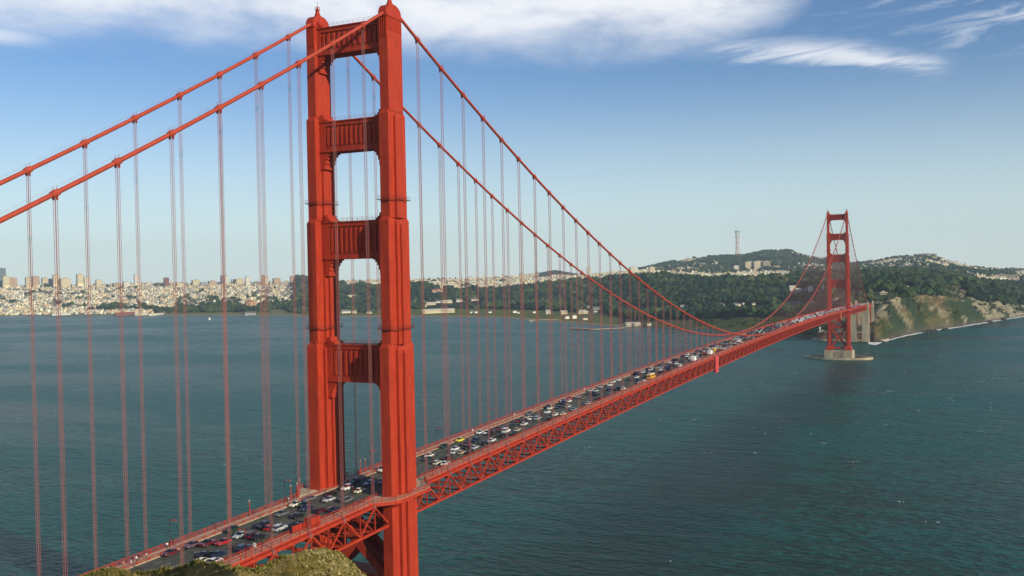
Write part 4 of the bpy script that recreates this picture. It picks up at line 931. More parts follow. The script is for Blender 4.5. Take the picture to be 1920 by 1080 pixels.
# surf along the right shore
vs, fs = [], []; rows_ = []
for px in np.arange(1626, 1990, 2.0):
    D = float(np.interp(px, PX, PD[:, 0])); dx, dy = px_dir(px); w0 = 14 + 30 * float(fbm(np.array(px / 14.), np.array(.5), 3, 2)); off = (float(fbm(np.array(px / 9.), np.array(3.5), 3, 4)) - .44) * 26
    if px < 1650: w0 += 14
    near_ = D - w0 - 6 + off; far_ = D + 26; rows_.append(((CAM[0] + near_ * dx, CAM[1] + near_ * dy, .25), (CAM[0] + (near_ + far_) / 2 * dx, CAM[1] + (near_ + far_) / 2 * dy, .6), (CAM[0] + far_ * dx, CAM[1] + far_ * dy, .5)))
for i, r_ in enumerate(rows_):
    vs += r_
    if i: o = 3 * (i - 1); fs += [(o, o + 1, o + 4, o + 3), (o + 1, o + 2, o + 5, o + 4)]
b = MB(); b.add(vs, fs); tag(b.build('surf', foam, fix=False), 'white line of surf breaking along the foot of the cliffs', 'surf', kind='stuff')
rockm = mat('wet_rock', (.035, .034, .03), .8, var=.4, vscale=.3)
for k, (px, dD, sz, lab) in enumerate([(1742, -45, 8, 'dark wave-washed rock standing in the surf, largest of them'), (1752, -40, 5, 'dark rock just right of the largest surf rock'), (1733, -30, 5, 'dark rock just left of the largest surf rock'), (1771, -52, 6, 'low dark rock awash out from the cliff foot, right of the other rocks'), (1855, -30, 6, 'dark rock at the cliff foot near the right edge'), (1880, -28, 7, 'dark rock farthest right at the cliff foot'), (1650, -20, 5, 'dark rock at the shore just right of the ochre wall'), (1738, -66, 3.5, 'small dark rock farthest out from the cliff foot')]):
    D = float(np.interp(px, PX, PD[:, 0])) + dD; dx, dy = px_dir(px); bm = bmesh.new(); bmesh.ops.create_icosphere(bm, subdivisions=2, radius=1)
    for v in bm.verts: v.co *= random.uniform(.75, 1.15); v.co.x *= sz * 1.4; v.co.y *= sz; v.co.z *= sz * .75
    me = bpy.data.meshes.new('rock'); bm.to_mesh(me); bm.free(); me.materials.append(rockm); o = bpy.data.objects.new('rock', me); COL.objects.link(o); o.location = (CAM[0] + D * dx, CAM[1] + D * dy, .5); tag(o, lab, 'rock', 'rocks in the surf')

# ------------------------------------------------------------------ woods on the far shore
ICO_V, ICO_F = [], []
bm = bmesh.new(); bmesh.ops.create_icosphere(bm, subdivisions=2, radius=1); ICO_V = np.array([v.co[:] for v in bm.verts]); ICO_F = np.array([[v.index for v in f.verts] for f in bm.faces]); bm.free()
bm = bmesh.new(); bmesh.ops.create_icosphere(bm, subdivisions=1, radius=1); IC1_V = np.array([v.co[:] for v in bm.verts]); IC1_F = np.array([[v.index for v in f.verts] for f in bm.faces]); bm.free()
def blobs(name, P_, R_, H_, m, hi=True):
    """one mesh of leafy crowns: positions, radii, heights; every crown an uneven clump"""
    BV, BF = (ICO_V, ICO_F) if hi else (IC1_V, IC1_F); n = len(P_); nv = len(BV)
    jit_ = rng.uniform(.62, 1.28, (n, nv, 1)); v = BV[None] * jit_; v = v * np.stack([R_, R_, H_], 1)[:, None, :]
    v[:, :, 2] += H_[:, None] * .75; v += P_[:, None, :]
    f = BF[None] + (np.arange(n) * nv)[:, None, None]; o = npobj(name, v.reshape(-1, 3), f.reshape(-1, 3), m)
    col = np.repeat(rng.uniform(0, 1, (n, 1)), nv, 1); a = o.data.attributes.new('tone', 'FLOAT', 'POINT'); a.data.foreach_set('value', col.astype(np.float32).ravel()); return o
def foliage(name, dark, light, tan):
    m = bpy.data.materials.new(name); m.use_nodes = True; t = m.node_tree; bs = t.nodes['Principled BSDF']; bs.inputs['Roughness'].default_value = .9; bs.inputs['Specular IOR Level'].default_value = .1
    at = N(t, 'ShaderNodeAttribute', attribute_name='tone'); ge = N(t, 'ShaderNodeNewGeometry'); nz = N(t, 'ShaderNodeTexNoise'); nz.inputs['Scale'].default_value = .006; nz.inputs['Detail'].default_value = 5; t.links.new(ge.outputs['Position'], nz.inputs['Vector'])
    s_ = math_(t, 'ADD', math_(t, 'MULTIPLY', at.outputs['Fac'], .55), math_(t, 'MULTIPLY', maprange(t, nz.outputs[0], .38, .62), .45)); cr = N(t, 'ShaderNodeValToRGB'); t.links.new(s_, cr.inputs[0])
    cr.color_ramp.elements[0].position = .15; cr.color_ramp.elements[0].color = (*dark, 1); cr.color_ramp.elements[1].position = .75; cr.color_ramp.elements[1].color = (*light, 1); e = cr.color_ramp.elements.new(.97); e.color = (*tan, 1)
    t.links.new(cr.outputs[0], bs.inputs['Base Color']); return m
FOL = foliage('woodland_leaves', (.008, .025, .017), (.040, .072, .023), (.095, .105, .038)); FOL2 = foliage('scrub_leaves', (.018, .032, .012), (.055, .085, .02), (.12, .13, .035))
def scatter(region, spacing_fn, accept, rmin, rmax, seed):
    r_ = np.random.default_rng(seed); P_, R_ = [], []
    (x0, x1), (fn0, fn1) = region; px = x0
    while px < x1:
        D = fn0(px)
        while D < fn1(px):
            sp = spacing_fn(D); pj = px + r_.uniform(-.5, .5) * sp / D * FPX; Dj = D + r_.uniform(-.5, .5) * sp
            if accept(pj, Dj, r_): p = land_pt(pj, Dj); P_.append(p); R_.append(r_.uniform(rmin, rmax) * sp / 16)
            D += sp
        px += spacing_fn((fn0(px) + fn1(px)) / 2) / ((fn0(px) + fn1(px)) / 2) * FPX * .97
    return np.array(P_), np.array(R_)
# clearings among the trees: (photo x0, x1, row y0, y1) turned into patches of ground with houses or meadow
def row_of(p):
    q = np.array(p) - CAM; w = q @ FW; return 960 + FPX * (q @ RT) / w, 540 - FPX * (q @ UP) / w
CLEAR = [(452, 484, 548, 579), (793, 835, 545, 560), (790, 905, 563, 584), (1345, 1452, 570, 590), (1455, 1570, 566, 582), (1474, 1552, 540, 562), (1268, 1300, 574, 590), (1690, 1712, 538, 552), (1095, 1140, 576, 600), (1152, 1240, 573, 588)]
def openground(p):
    x, y = row_of(p); return any(a < x < c_ and d < y < e for a, c_, d, e in CLEAR)
def acc_forest(px, D, r_):
    if r_.random() < .06: return False
    p = land_pt(px, D)
    if openground(p): return False
    if px > 1480 and D < lk(px, D, 2) + 90: 
        return fbm(np.array(p[0] / 70.), np.array(p[1] / 70.), 4, 3) > (.52 if px < 1640 else .60)
    return True
P1, R1 = scatter(((560, 2080), (lambda x: lk(x, 0, 1) + (15 if x > 1150 else 25), lambda x: lk(x, 0, 3) + 60)), lambda D: 12.5 * max(1, D / 2900), acc_forest, 7.5, 17, 5)
hh = R1 * rng.uniform(.75, 1.25, len(R1)); tag(blobs('woodland', P1, R1, hh, FOL), 'dark green wooded hills across the far side of the strait', 'woodland', kind='stuff')
# shoreline trees and gardens left of the tower, trees between the houses
P2, R2 = [], []
for k in range(3000):
    px = random.uniform(170, 700); D = (lk(px, 0, 0) + 240 if px > 290 else lk(px, 0, 1)) + abs(random.gauss(0, 240)) * (1.6 if px > 330 else .5) + random.uniform(-30, 60)
    if fbm(np.array(px / 22.), np.array(D / 300.), 3, 8) > (.43 if px < 300 else .36) and not openground(land_pt(px, D)): P2.append(land_pt(px, D)); R2.append(random.uniform(6, 13))
for k in range(1900):
    px = random.uniform(-300, 980); D = random.uniform(lk(px, 0, 1), lk(px, 0, 5))
    if fbm(np.array(px / 25.), np.array(D / 260.), 3, 18) > .56: P2.append(land_pt(px, D)); R2.append(random.uniform(6, 12))
for k in range(8500):                                           # far hills: wooded slopes
    px = random.uniform(1180, 1960); D = random.uniform(5600 if px < 1480 else lk(px, 0, 3) + 150, lk(px, 0, 5) + 100)
    if fbm(np.array(px / 40.), np.array(D / 400.), 3, 28) > .40: P2.append(land_pt(px, D)); R2.append(random.uniform(6, 13))
P2 = np.array(P2); R2 = np.array(R2); tag(blobs('city_trees', P2, R2, R2 * .9, FOL, False), 'trees scattered along the far shore and between the houses', 'trees', kind='stuff')
# scrub on the sea cliffs
P3, R3 = [], []
for k in range(4800):
    px = random.uniform(1300, 2000); D = random.uniform(lk(px, 0, 0) + 25, lk(px, 0, 2) + 150); p = land_pt(px, D)
    if px < 1480 and D > lk(px, 0, 1) + 150: continue
    if px > 1640 and random.random() < .55: continue
    if fbm(np.array(p[0] / 45.), np.array(p[1] / 45.), 4, 13) > .46 and not openground(p): P3.append(p); R3.append(random.uniform(1.4, 4.5))
P3 = np.array(P3); R3 = np.array(R3); tag(blobs('scrub', P3, R3, R3 * .6, FOL2, False), 'low green scrub covering the cliffs beside the far tower', 'scrub', kind='stuff')

# ================================================================== BUILDINGS ACROSS THE WATER
def find_D(px, row, d0=None):
    D = (d0 or lk(px, 0, 0) + 20)
    while D < 9000:
        if row_of(land_pt(px, D))[1] <= row: return D
        D += 20
    return 6000.
WALLC = {'cream': (.74, .63, .38), 'white': (.80, .76, .60), 'tan': (.46, .36, .22), 'peach': (.58, .38, .24), 'pale grey': (.36, .37, .36), 'blue-grey': (.16, .20, .23), 'brick red': (.24, .07, .05), 'ochre': (.40, .24, .10)}
WM = {k: mat('wall_' + k.replace(' ', '_').replace('-', '_'), v, .85, var=.12, vscale=.05) for k, v in WALLC.items()}
ROOF = {'grey': mat('roof_grey', (.13, .13, .125), .9), 'red': mat('roof_red', (.26, .08, .045), .9), 'pale': mat('roof_pale', (.45, .42, .34), .9)}
WIN = mat('window_dark', (.05, .06, .07), .25)
nb = {}
def building(px, top, base, wpx, colr, label, D=None, roof='flat', depth=None, rot=None, name='building', cat='building', rc='grey', group='buildings across the water'):
    """top / base are photo rows of its highest and lowest visible line; width in photo pixels"""
    if D is None: D = find_D(px, base)
    x, y, z = land_pt(px, D); W = wpx * D / FPX; Hh = max(4.5, (base - top) * D / FPX); zz = at_dist(px, base, D)[2]; zbot = min(z, zz) - 3; zt = max(at_dist(px, top, D)[2], z + 4.5); dp = depth or min(W, 24) * .8
    dx, dy = px_dir(px); ang = math.atan2(dy, dx) - PI / 2 + (rot if rot is not None else .28)
    t = empty(name, (x, y, zbot), label, cat, group, ang); h = zt - zbot
    b = MB(); b.box(-W / 2, W / 2, -dp / 2, dp / 2, 0, h); nfl = 0
    b.build('wall', WM[colr], t); r_ = MB()
    if roof == 'gable':
        ov = .6; r_.prism([(-dp / 2 - ov, h - .3), (dp / 2 + ov, h - .3), (0, h + dp * .32)], 'x', -W / 2 - ov, W / 2 + ov)
    elif roof == 'hip':
        r_.frust(0, 0, W / 2 + .5, dp / 2 + .5, h - .1, max(.5, W / 2 - dp * .4), .3, h + dp * .28)
    else:
        r_.box(-W / 2 - .3, W / 2 + .3, -dp / 2 - .3, dp / 2 + .3, h, h + .7); r_.box(-W * .16, W * .16, -dp * .2, dp * .2, h + .7, h + 3.4)
    r_.build('roof', ROOF[rc], t)
    if W > 14 or h > 18:
        nfl = min(14, max(1, int((h - 3) / 4.2)))
        for f in range(nfl):
            z0 = h - 2.9 - f * 4.2
            if z0 < 3: break
            g = MB(); g.box(-W / 2 - .06, W / 2 + .06, -dp / 2 - .06, dp / 2 + .06, z0 - .7, z0 + .8); g.build('window_band', WIN, t)
    return t
def rdg(px, off=-120): return float(lk(px, 0, 3)) + off
SKY_T = [(1.5, 503, 12, 'blue-grey', 'tall blue-grey tower cut by the left edge of the skyline'), (10, 518, 10, 'cream', 'cream block just right of the blue-grey tower on the skyline'), (22, 521, 13, 'peach', 'broad peach block near the left end of the skyline'), (52, 520, 8, 'cream', 'cream slab beside the leftmost suspender on the skyline'), (66, 518, 10, 'peach', 'peach skyline tower just right of the leftmost suspender'),
 (83, 521, 9, 'cream', 'cream skyline block between the first two suspenders, right one'), (94, 523, 6, 'pale grey', 'small grey skyline block left of the second suspender'), (104, 515, 9, 'cream', 'cream skyline tower directly behind the second suspender'), (121, 522, 15, 'cream', 'wide cream block just right of the second suspender'), (149, 514, 10, 'cream', 'tallest cream tower before the third suspender from the left'), (162, 519, 9, 'white', 'white block just left of the third suspender'),
 (184, 525, 9, 'cream', 'cream block just right of the third suspender'), (218, 531, 12, 'tan', 'low tan block left of the fourth suspender'), (236, 528, 10, 'white', 'white block right of the fourth suspender'), (255, 515, 7, 'white', 'slim white tower with dark crown on the skyline'), (275, 540, 16, 'cream', 'cream striped block below the slim white tower'), (290, 537, 8, 'blue-grey', 'blue-grey slab right of the slim white tower'), (300, 533, 9, 'white', 'white slab left of the brick skyline tower'),
 (311, 521, 8, 'brick red', 'reddish brick tower left of the wooded knoll'), (336, 530, 12, 'cream', 'cream tower below the wooded knoll'), (366, 525, 12, 'cream', 'cream tower just right of the wooded knoll'), (380, 530, 10, 'pale grey', 'grey block second right of the wooded knoll'), (397, 527, 13, 'peach', 'peach block left of the twin dark and white towers'), (417, 517, 7, 'blue-grey', 'dark blue-grey tower beside a white tower on the skyline'), (424, 517, 6, 'white', 'white tower touching the dark blue-grey one'),
 (436, 524, 6, 'pale grey', 'thin grey tower left of the twin slim towers'), (448, 523, 13, 'cream', 'wide cream block in the middle of the left skyline'), (463, 519, 7, 'white', 'slim white tower in the middle of the left skyline'), (481, 528, 10, 'tan', 'low tan block left of the ochre tower'), (493, 516, 5, 'ochre', 'narrow ochre tower behind a pair of suspenders'), (500, 521, 8, 'white', 'white slab just right of the ochre tower'), (518, 522, 12, 'peach', 'peach block right of the white slab'), (548, 518, 8, 'peach', 'tall peach tower nearest the left side of the bridge tower'), (556, 524, 7, 'cream', 'cream block touching the tall peach tower')]
for px, top, w, c_, lab in SKY_T: building(px, top, min(546, top + 24), w, c_, lab, D=rdg(px, random.uniform(-350, -60)), depth=w * 6500 / FPX * .8, name='tower_block', cat='tower block', group='tower blocks on the city skyline')
B = [
 (660, 553, 567, 20, 'cream', 'cream seven-storey block at the park edge, seen between the near tower legs', 'flat', 'grey'), (643, 562, 569, 15, 'tan', 'low tan building left of the seven-storey block', 'flat', 'grey'), (681, 570, 575, 12, 'white', 'white gabled house right of the seven-storey block', 'gable', 'grey'), (704, 572, 577, 18, 'white', 'long white shed half hidden by the near tower', 'gable', 'pale'),
 (646, 583, 587, 17, 'white', 'white shed by the shore left between the tower legs', 'gable', 'grey'), (662, 583, 588, 8, 'cream', 'cream shed by the shore between the tower legs', 'gable', 'grey'), (690, 585, 588, 10, 'cream', 'small cream shed by the shore right between the tower legs', 'gable', 'grey'),
 (782, 565, 571, 26, 'white', 'long white building at the forest foot beside the near tower', 'hip', 'pale'), (791, 571, 577, 13, 'cream', 'cream block in front of the long white building', 'flat', 'grey'), (806, 569, 573, 18, 'cream', 'low cream row right of the long white building', 'gable', 'pale'), (820, 565, 569, 10, 'white', 'white gabled house left of the roadside terrace', 'gable', 'grey'), (836, 565, 568, 20, 'cream', 'cream terrace at the forest foot', 'gable', 'pale'), (859, 562, 566, 12, 'white', 'white building right of the cream terrace', 'gable', 'grey'), (889, 561, 565, 16, 'cream', 'cream building standing alone at the forest foot', 'gable', 'grey'),
 (820, 581, 587, 62, 'cream', 'very long cream warehouse on the grass field near the tower', 'gable', 'pale'), (812, 544, 549, 7, 'peach', 'left peach house in the hillside clearing', 'gable', 'red'), (820, 543, 548, 7, 'peach', 'middle peach house in the hillside clearing', 'gable', 'red'), (827, 543, 548, 6, 'peach', 'right peach house in the hillside clearing', 'gable', 'red'), (847, 545, 549, 5, 'white', 'lone white house among trees right of the peach houses', 'gable', 'grey'),
 (883, 584, 587, 7, 'white', 'small white hut on the grass field, first right of the warehouse', 'gable', 'grey'), (891, 584, 587, 6, 'white', 'small white hut on the grass field, second right of the warehouse', 'gable', 'grey'), (917, 584, 587, 6, 'white', 'small white hut on the grass field, third right of the warehouse', 'gable', 'grey'), (963, 583, 587, 7, 'white', 'white cottage on the far edge of the grass field, left of the bare stretch', 'gable', 'grey'), (970, 585, 588, 4, 'white', 'tiny white cottage touching the grass field cottage', 'gable', 'grey'),
 (1000, 584, 587, 5, 'white', 'tiny white hut behind the middle of the grass field', 'gable', 'grey'), (1026, 583, 589, 9, 'white', 'white house with gable behind the grass field', 'gable', 'pale'), (1055, 585, 589, 12, 'cream', 'cream double house behind the grass field', 'gable', 'pale'), (1091, 584, 589, 19, 'cream', 'long cream house at the right end of the field', 'hip', 'pale'), (1061, 593, 598, 8, 'white', 'low white hut near the beach', 'gable', 'grey'), (1075, 592, 598, 8, 'white', 'square white boathouse near the beach beside dark trees', 'hip', 'pale'), (1095, 597, 600, 9, 'cream', 'low cream hut on the beach by the dark trees', 'gable', 'grey'),
 (1115, 583, 589, 7, 'white', 'white house with dark openings at the forest edge', 'gable', 'grey'), (1136, 584, 588, 4, 'white', 'small white house left of the wharf road', 'gable', 'grey'), (1153, 586, 590, 10, 'cream', 'low cream house above the wharf', 'gable', 'pale'), (1164, 588, 591, 5, 'brick red', 'small brick-red house above the wharf', 'gable', 'red'),
 (1178, 608, 614, 14, 'white', 'white long wharf building at the water edge, left half', 'gable', 'pale'), (1192, 609, 614, 13, 'cream', 'cream wharf building at the water edge, right half', 'gable', 'pale'), (1215, 609, 616, 7, 'white', 'square white shed at the water edge below the forest', 'gable', 'pale'),
 (1100, 575, 578, 10, 'cream', 'low cream roof among trees above the field', 'gable', 'grey'), (1116, 578, 581, 14, 'pale grey', 'long grey roof at the forest edge above the field', 'gable', 'grey'),
 (1278, 573, 578, 8, 'white', 'white house left in the lower forest clearing', 'gable', 'grey'), (1290, 574, 577, 7, 'pale grey', 'grey house right in the lower forest clearing', 'gable', 'grey'), (1351, 571, 577, 10, 'white', 'bright white house alone in the forest clearing', 'gable', 'grey'), (1378, 571, 574, 9, 'white', 'long white house right of the bright one', 'gable', 'grey'), (1385, 570, 574, 5, 'cream', 'small cream house at the end of the white row', 'gable', 'grey'), (1393, 568, 571, 4, 'white', 'tiny white house above the white row', 'gable', 'grey'), (1412, 569, 573, 6, 'cream', 'cream hut left of the car park', 'gable', 'grey'),
 (1485, 538, 548, 11, 'white', 'tall white gabled house on the forest hill left of the far tower', 'gable', 'pale'), (1497, 543, 548, 11, 'white', 'low white wing beside the tall gabled house', 'gable', 'pale'), (1512, 541, 547, 6, 'pale grey', 'grey house between the two white houses left of the far tower', 'gable', 'grey'), (1519, 538, 547, 7, 'white', 'white upright house close left of the far tower', 'gable', 'pale'), (1545, 535, 542, 7, 'white', 'white house immediately left of the far tower', 'gable', 'pale'),
 (1490, 568, 572, 30, 'pale grey', 'long grey roof of the toll plaza office left of the far tower', 'gable', 'grey'), (1569, 563, 568, 14, 'peach', 'peach building seen between the far tower legs', 'flat', 'pale'), (1527, 563, 567, 10, 'cream', 'cream visitor building left of the far tower', 'gable', 'red'), (1598, 537, 541, 5, 'white', 'small white house right beside the far tower in the forest', 'gable', 'grey'),
 (1700, 540, 543, 17, 'white', 'long white gun-battery building on top of the cliffs', 'flat', 'pale'), (1655, 549, 552, 12, 'tan', 'low tan building at the forest edge above the cliffs', 'flat', 'pale'), (1752, 542, 544, 10, 'tan', 'low tan building near the cliff top, right of the long white one', 'flat', 'pale'), (1773, 532, 535, 8, 'cream', 'cream building at the forest edge high above the cliffs', 'flat', 'pale'),
 (1380, 498, 510, 9, 'white', 'white block with arched top below the mast hill', 'flat', 'grey'), (1406, 491, 496, 17, 'cream', 'cream wing on stilts at the left of the hospital', 'flat', 'pale'), (1422, 490, 509, 17, 'cream', 'main cream hospital block below the twin-peaked hill', 'flat', 'pale'), (1437, 490, 507, 13, 'tan', 'tan hospital block beside the main block', 'flat', 'pale'), (1452, 499, 507, 18, 'cream', 'low cream wing right of the hospital blocks', 'flat', 'red'), (1476, 501, 506, 28, 'cream', 'long low cream terrace right of the hospital', 'gable', 'pale'), (1431, 505, 510, 14, 'white', 'white annex in front of the hospital', 'flat', 'pale'),
 (1735, 476, 480, 36, 'pale grey', 'long grey slab along the top of the right hill', 'flat', 'grey'), (1788, 491, 496, 15, 'white', 'white institution at the right foot of the right hill', 'hip', 'pale'), (1729, 493, 500, 16, 'cream', 'cream church-like block at the foot of the right hill', 'flat', 'red'), (1104, 503, 510, 7, 'white', 'white church on the ridge above the forest', 'hip', 'pale'), (1188, 500, 507, 14, 'white', 'white college building on the ridge above the forest', 'flat', 'pale'), (1222, 501, 506, 10, 'cream', 'cream block on the ridge left of the mast hill', 'flat', 'pale'), (978, 513, 524, 8, 'cream', 'cream church with spire on the ridge right of the near tower', 'hip', 'pale'),
 (466, 587, 591, 20, 'pale grey', 'long grey roof by the shore under the domed rotunda', 'gable', 'grey'), (398, 580, 584, 11, 'white', 'white building among trees left of the domed rotunda', 'gable', 'pale'), (539, 575, 579, 13, 'cream', 'cream building among trees left of the near tower', 'gable', 'red'), (563, 578, 581, 14, 'white', 'white roofs among trees nearest the near tower', 'gable', 'grey'), (232, 587, 592, 34, 'brick red', 'long brick-red pier shed at the left shore', 'gable', 'red'), (112, 588, 592, 30, 'white', 'long white shed on the left shore', 'gable', 'pale'), (262, 588, 592, 22, 'cream', 'cream sheds right of the brick-red pier shed', 'gable', 'pale'), (290, 589, 592, 26, 'white', 'long white shed at the water right of the pier shed', 'gable', 'pale')]
for px, top, base, w, c_, lab, rf, rc in B:
    D = None
    if 1370 < px < 1500 and base < 515: D = 5900
    if px in (1735,): D = 6450
    if px in (1788, 1729): D = 6000
    if px in (1104, 1188, 1222): D = lk(px, 0, 3) + 500
    if px == 978: D = 5600
    building(px, top, base, w, c_, lab, D=D, roof=rf, rc=rc, name='house' if rf == 'gable' else 'building', cat='building', depth=(12 if w > 20 and rf == 'gable' else None))
# domed rotunda
px, D = 468, 4260.0; x, y, z = land_pt(px, D); t = empty('rotunda', (x, y, z - 2), 'brown domed rotunda rising over shoreline trees left of the near tower', 'rotunda')
sc2 = D / FPX; R0 = 10 * sc2; zt = at_dist(px, 560, D)[2] - z; b = MB(); n = 16
b.tube([(0, 0, 0), (0, 0, zt * .62)], R0 * .92, n); b.build('drum', WM['ochre'], t)
b = MB(); b.tube([(0, 0, zt * .62), (0, 0, zt * .68)], R0 * 1.05, n)
for k in range(8): a = 2 * PI * k / 8; b.tube([(R0 * 1.0 * math.cos(a), R0 * 1.0 * math.sin(a), 0), (R0 * math.cos(a), R0 * math.sin(a), zt * .64)], R0 * .08, 6)
b.build('colonnade', WM['peach'], t); b = MB(); b.tube([(0, 0, zt * .68 + zt * .26 * math.sin(k * PI / 16)) for k in range(8)] + [(0, 0, zt * .95)], [R0 * .85 * math.cos(k * PI / 16) for k in range(8)] + [.3], n); b.build('dome', mat('dome_terracotta', (.30, .14, .06), .8), t, smooth=True)
b = MB(); b.box(-R0 * 2.4, -R0 * 1.2, -4, 4, 0, zt * .5); b.build('side_colonnade', WM['ochre'], t)
# lattice mast on the ridge
px, D = 1383, 7300; x, y, z = land_pt(px, D); zt = at_dist(px, 433, D)[2]; H = zt - z; t = empty('radio_mast', (x, y, z), 'tall red and white three-legged lattice radio mast on the ridge', 'radio mast')
ww = mat('mast_white', (.55, .52, .50), .6); wr = mat('mast_red', (.48, .24, .19), .6)
def mr(f): return 21 - 9 * math.sin(min(1, f / .62) * PI / 2) + (7 * max(0, (f - .62) / .38))
lv = [k / 10 for k in range(11)]
for q in range(3):
    a = 2 * PI * q / 3 + .5
    for nm, m_, par in (('leg', ww, 0), ('leg', wr, 1)):
        b = MB()
        for k in range(10):
            if k % 2 == par: b.bar((mr(lv[k]) * math.cos(a), mr(lv[k]) * math.sin(a), lv[k] * H), (mr(lv[k + 1]) * math.cos(a), mr(lv[k + 1]) * math.sin(a), lv[k + 1] * H), 2.8, 2.8)
        o = b.build(nm, m_, t); o['label'] = 'white leg segments' if par == 0 else 'red leg segments'
    b = MB(); b.bar((mr(1) * math.cos(a), mr(1) * math.sin(a), H), (mr(1) * math.cos(a), mr(1) * math.sin(a), H + 30), 1.6, 1.6); b.build('antenna', ww, t)
for f in (.12, .34, .56, .78, .98):
    b = MB()
    for q in range(3):
        a, c2 = 2 * PI * q / 3 + .5, 2 * PI * (q + 1) / 3 + .5; r_ = mr(f); b.bar((r_ * math.cos(a), r_ * math.sin(a), f * H), (r_ * math.cos(c2), r_ * math.sin(c2), f * H), 2.4, 5 if f < .9 else 7)
        f2 = max(0, f - .2); r2 = mr(f2); b.bar((r_ * math.cos(a), r_ * math.sin(a), f * H), (r2 * math.cos(c2), r2 * math.sin(c2), f2 * H), 1.0, 1.0); b.bar((r_ * math.cos(c2), r_ * math.sin(c2), f * H), (r2 * math.cos(a), r2 * math.sin(a), f2 * H), 1.0, 1.0)
    b.build('cross_truss', wr if f < .9 else WM['blue-grey'], t)
# wharf and jetty
def quay(pxa, ya, pxb, yb, w, name, lab, cat):
    p, q = on_z(pxa, ya, 2), on_z(pxb, yb, 2); t = empty(name, tuple(p), lab, cat); b = MB(); d = q - p; b.bar((0, 0, 0), tuple(d), w, 1.2); b.build('deck', WM['tan'], t); b = MB()
    for k in range(14):
        e = d * (k + .3) / 14
        for o_ in (-w * .35, w * .35): b.bar((e[0], e[1] + o_, -.6), (e[0], e[1] + o_, -6), .9, .9)
    b.build('piles', M['dark'], t)
quay(1069, 615, 1113, 617.5, 14, 'wharf', 'dark timber wharf lying off the beach to the right of the grass field', 'wharf'); quay(1113, 617.5, 1172, 614.5, 5, 'footbridge', 'thin footbridge linking the wharf to the shore', 'footbridge'); quay(990, 600.5, 1053, 598.5, 6, 'jetty', 'low stone jetty along the beach with a small hut', 'jetty')
# small boats
def boat(px, row, lab, sail=True, L=9):
    p = on_z(px, row, 0); t = empty('sailboat' if sail else 'motorboat', (p[0], p[1], 0), lab, 'boat', None, .6); b = MB()
    b.add([(-L / 2, 0, .9), (-L * .3, -1.2, .9), (L * .3, -1.3, .9), (L / 2, -1.0, .9), (L / 2, 1.0, .9), (L * .3, 1.3, .9), (-L * .3, 1.2, .9), (-L * .42, 0, -.2), (L * .45, -.7, -.2), (L * .45, .7, -.2)], [(0, 1, 2, 3, 4, 5, 6), (7, 9, 8), (0, 7, 1), (1, 7, 8, 2), (2, 8, 3), (3, 8, 9, 4), (4, 9, 5), (5, 9, 7, 6), (6, 7, 0)]); b.build('hull', WM['white'], t)
    if sail:
        b = MB(); b.bar((0, 0, .8), (0, 0, 12), .18, .18); b.build('mast', M['dark'], t); b = MB(); b.add([(0.1, 0, 1.6), (4.2, .15, 1.6), (0.1, 0, 11.5)], [(0, 1, 2)]); b.add([(-.1, 0, 1.5), (-4, -.1, 1.2), (-.1, 0, 10)], [(0, 1, 2)]); b.build('sail', WM['white'], t, fix=False)
    else: b = MB(); b.frust(.5, 0, 2, .9, .9, 1.5, .7, 2.6); b.build('cabin', WM['white'], t)
boat(393, 600, 'small white sailboat on the bay left of the near tower', L=9); boat(996, 603, 'small white motorboat moored at the end of the stone jetty', False, 8)

# many small houses: the hundred and fifty largest in view as things, the rest as one mass
def house_zone(px, D): return fbm(np.array(px / 25.), np.array(D / 260.), 3, 18) < .575
spots = []
for k in range(30000):
    px = random.uniform(-420, 668); D = random.uniform(float(lk(px, 0, 1)) + 20 - (330 if px < 310 else 0), float(lk(px, 0, 5)))
    if px > 330 and D < lk(px, 0, 1) + (60 if px < 640 else 0) + max(0, px - 330) * 1.8: continue
    dx_, dy_ = px_dir(px); gx, gy = CAM[0] + D * dx_, CAM[1] + D * dy_; gu, gv_ = gx * .987 + gy * .16, gy * .987 - gx * .16
    if gu % 110 < 20 or gv_ % 64 < 20: continue
    if house_zone(px, D): spots.append((px, D))
for k in range(3800):
    px = random.uniform(655, 1010); a = lk(px, 0, 3) + 40; D = random.uniform(a, lk(px, 0, 5))
    if px < 760 and D < a + 500: continue
    if house_zone(px, D): spots.append((px, D))
for k in range(2300):
    px = random.uniform(1000, 1560); D = random.uniform(lk(px, 0, 3) + 300, 6300)
    if house_zone(px, D): spots.append((px, D))
for k in range(900):                                             # houses climbing the slope left of the mast, in streets
    px = random.uniform(1265, 1345); D = random.uniform(6000, 7350)
    if fbm(np.array(px / 14.), np.array(D / 160.), 3, 44) > .46: spots.append((px, D))
for k in range(1700):
    px = 1612 + 12 * int(random.uniform(0, 15)) + random.uniform(-2.2, 2.2); D = random.uniform(5400, 6500); px += (D - 5400) / 1100 * 14 + random.gauss(0, 3)
    if random.random() < .6: spots.append((px, D))
for k in range(1500):
    px = random.uniform(1790, 2000); D = random.choice([random.uniform(4300, 4700), random.uniform(5900, 6900)]); spots.append((px, D))
for k in range(50): spots.append((random.uniform(1480, 1575), random.uniform(7000, 7200)))
HC = [(.80, .72, .48), (.78, .66, .38), (.66, .62, .50), (.56, .44, .25), (.40, .40, .34), (.64, .46, .28), (.20, .22, .20), (.86, .80, .60)]
hm_ = bpy.data.materials.new('house_paint'); hm_.use_nodes = True; t_ = hm_.node_tree; bs = t_.nodes['Principled BSDF']; bs.inputs['Roughness'].default_value = .85; a_ = N(t_, 'ShaderNodeAttribute', attribute_name='paint'); t_.links.new(a_.outputs['Color'], bs.inputs['Base Color'])
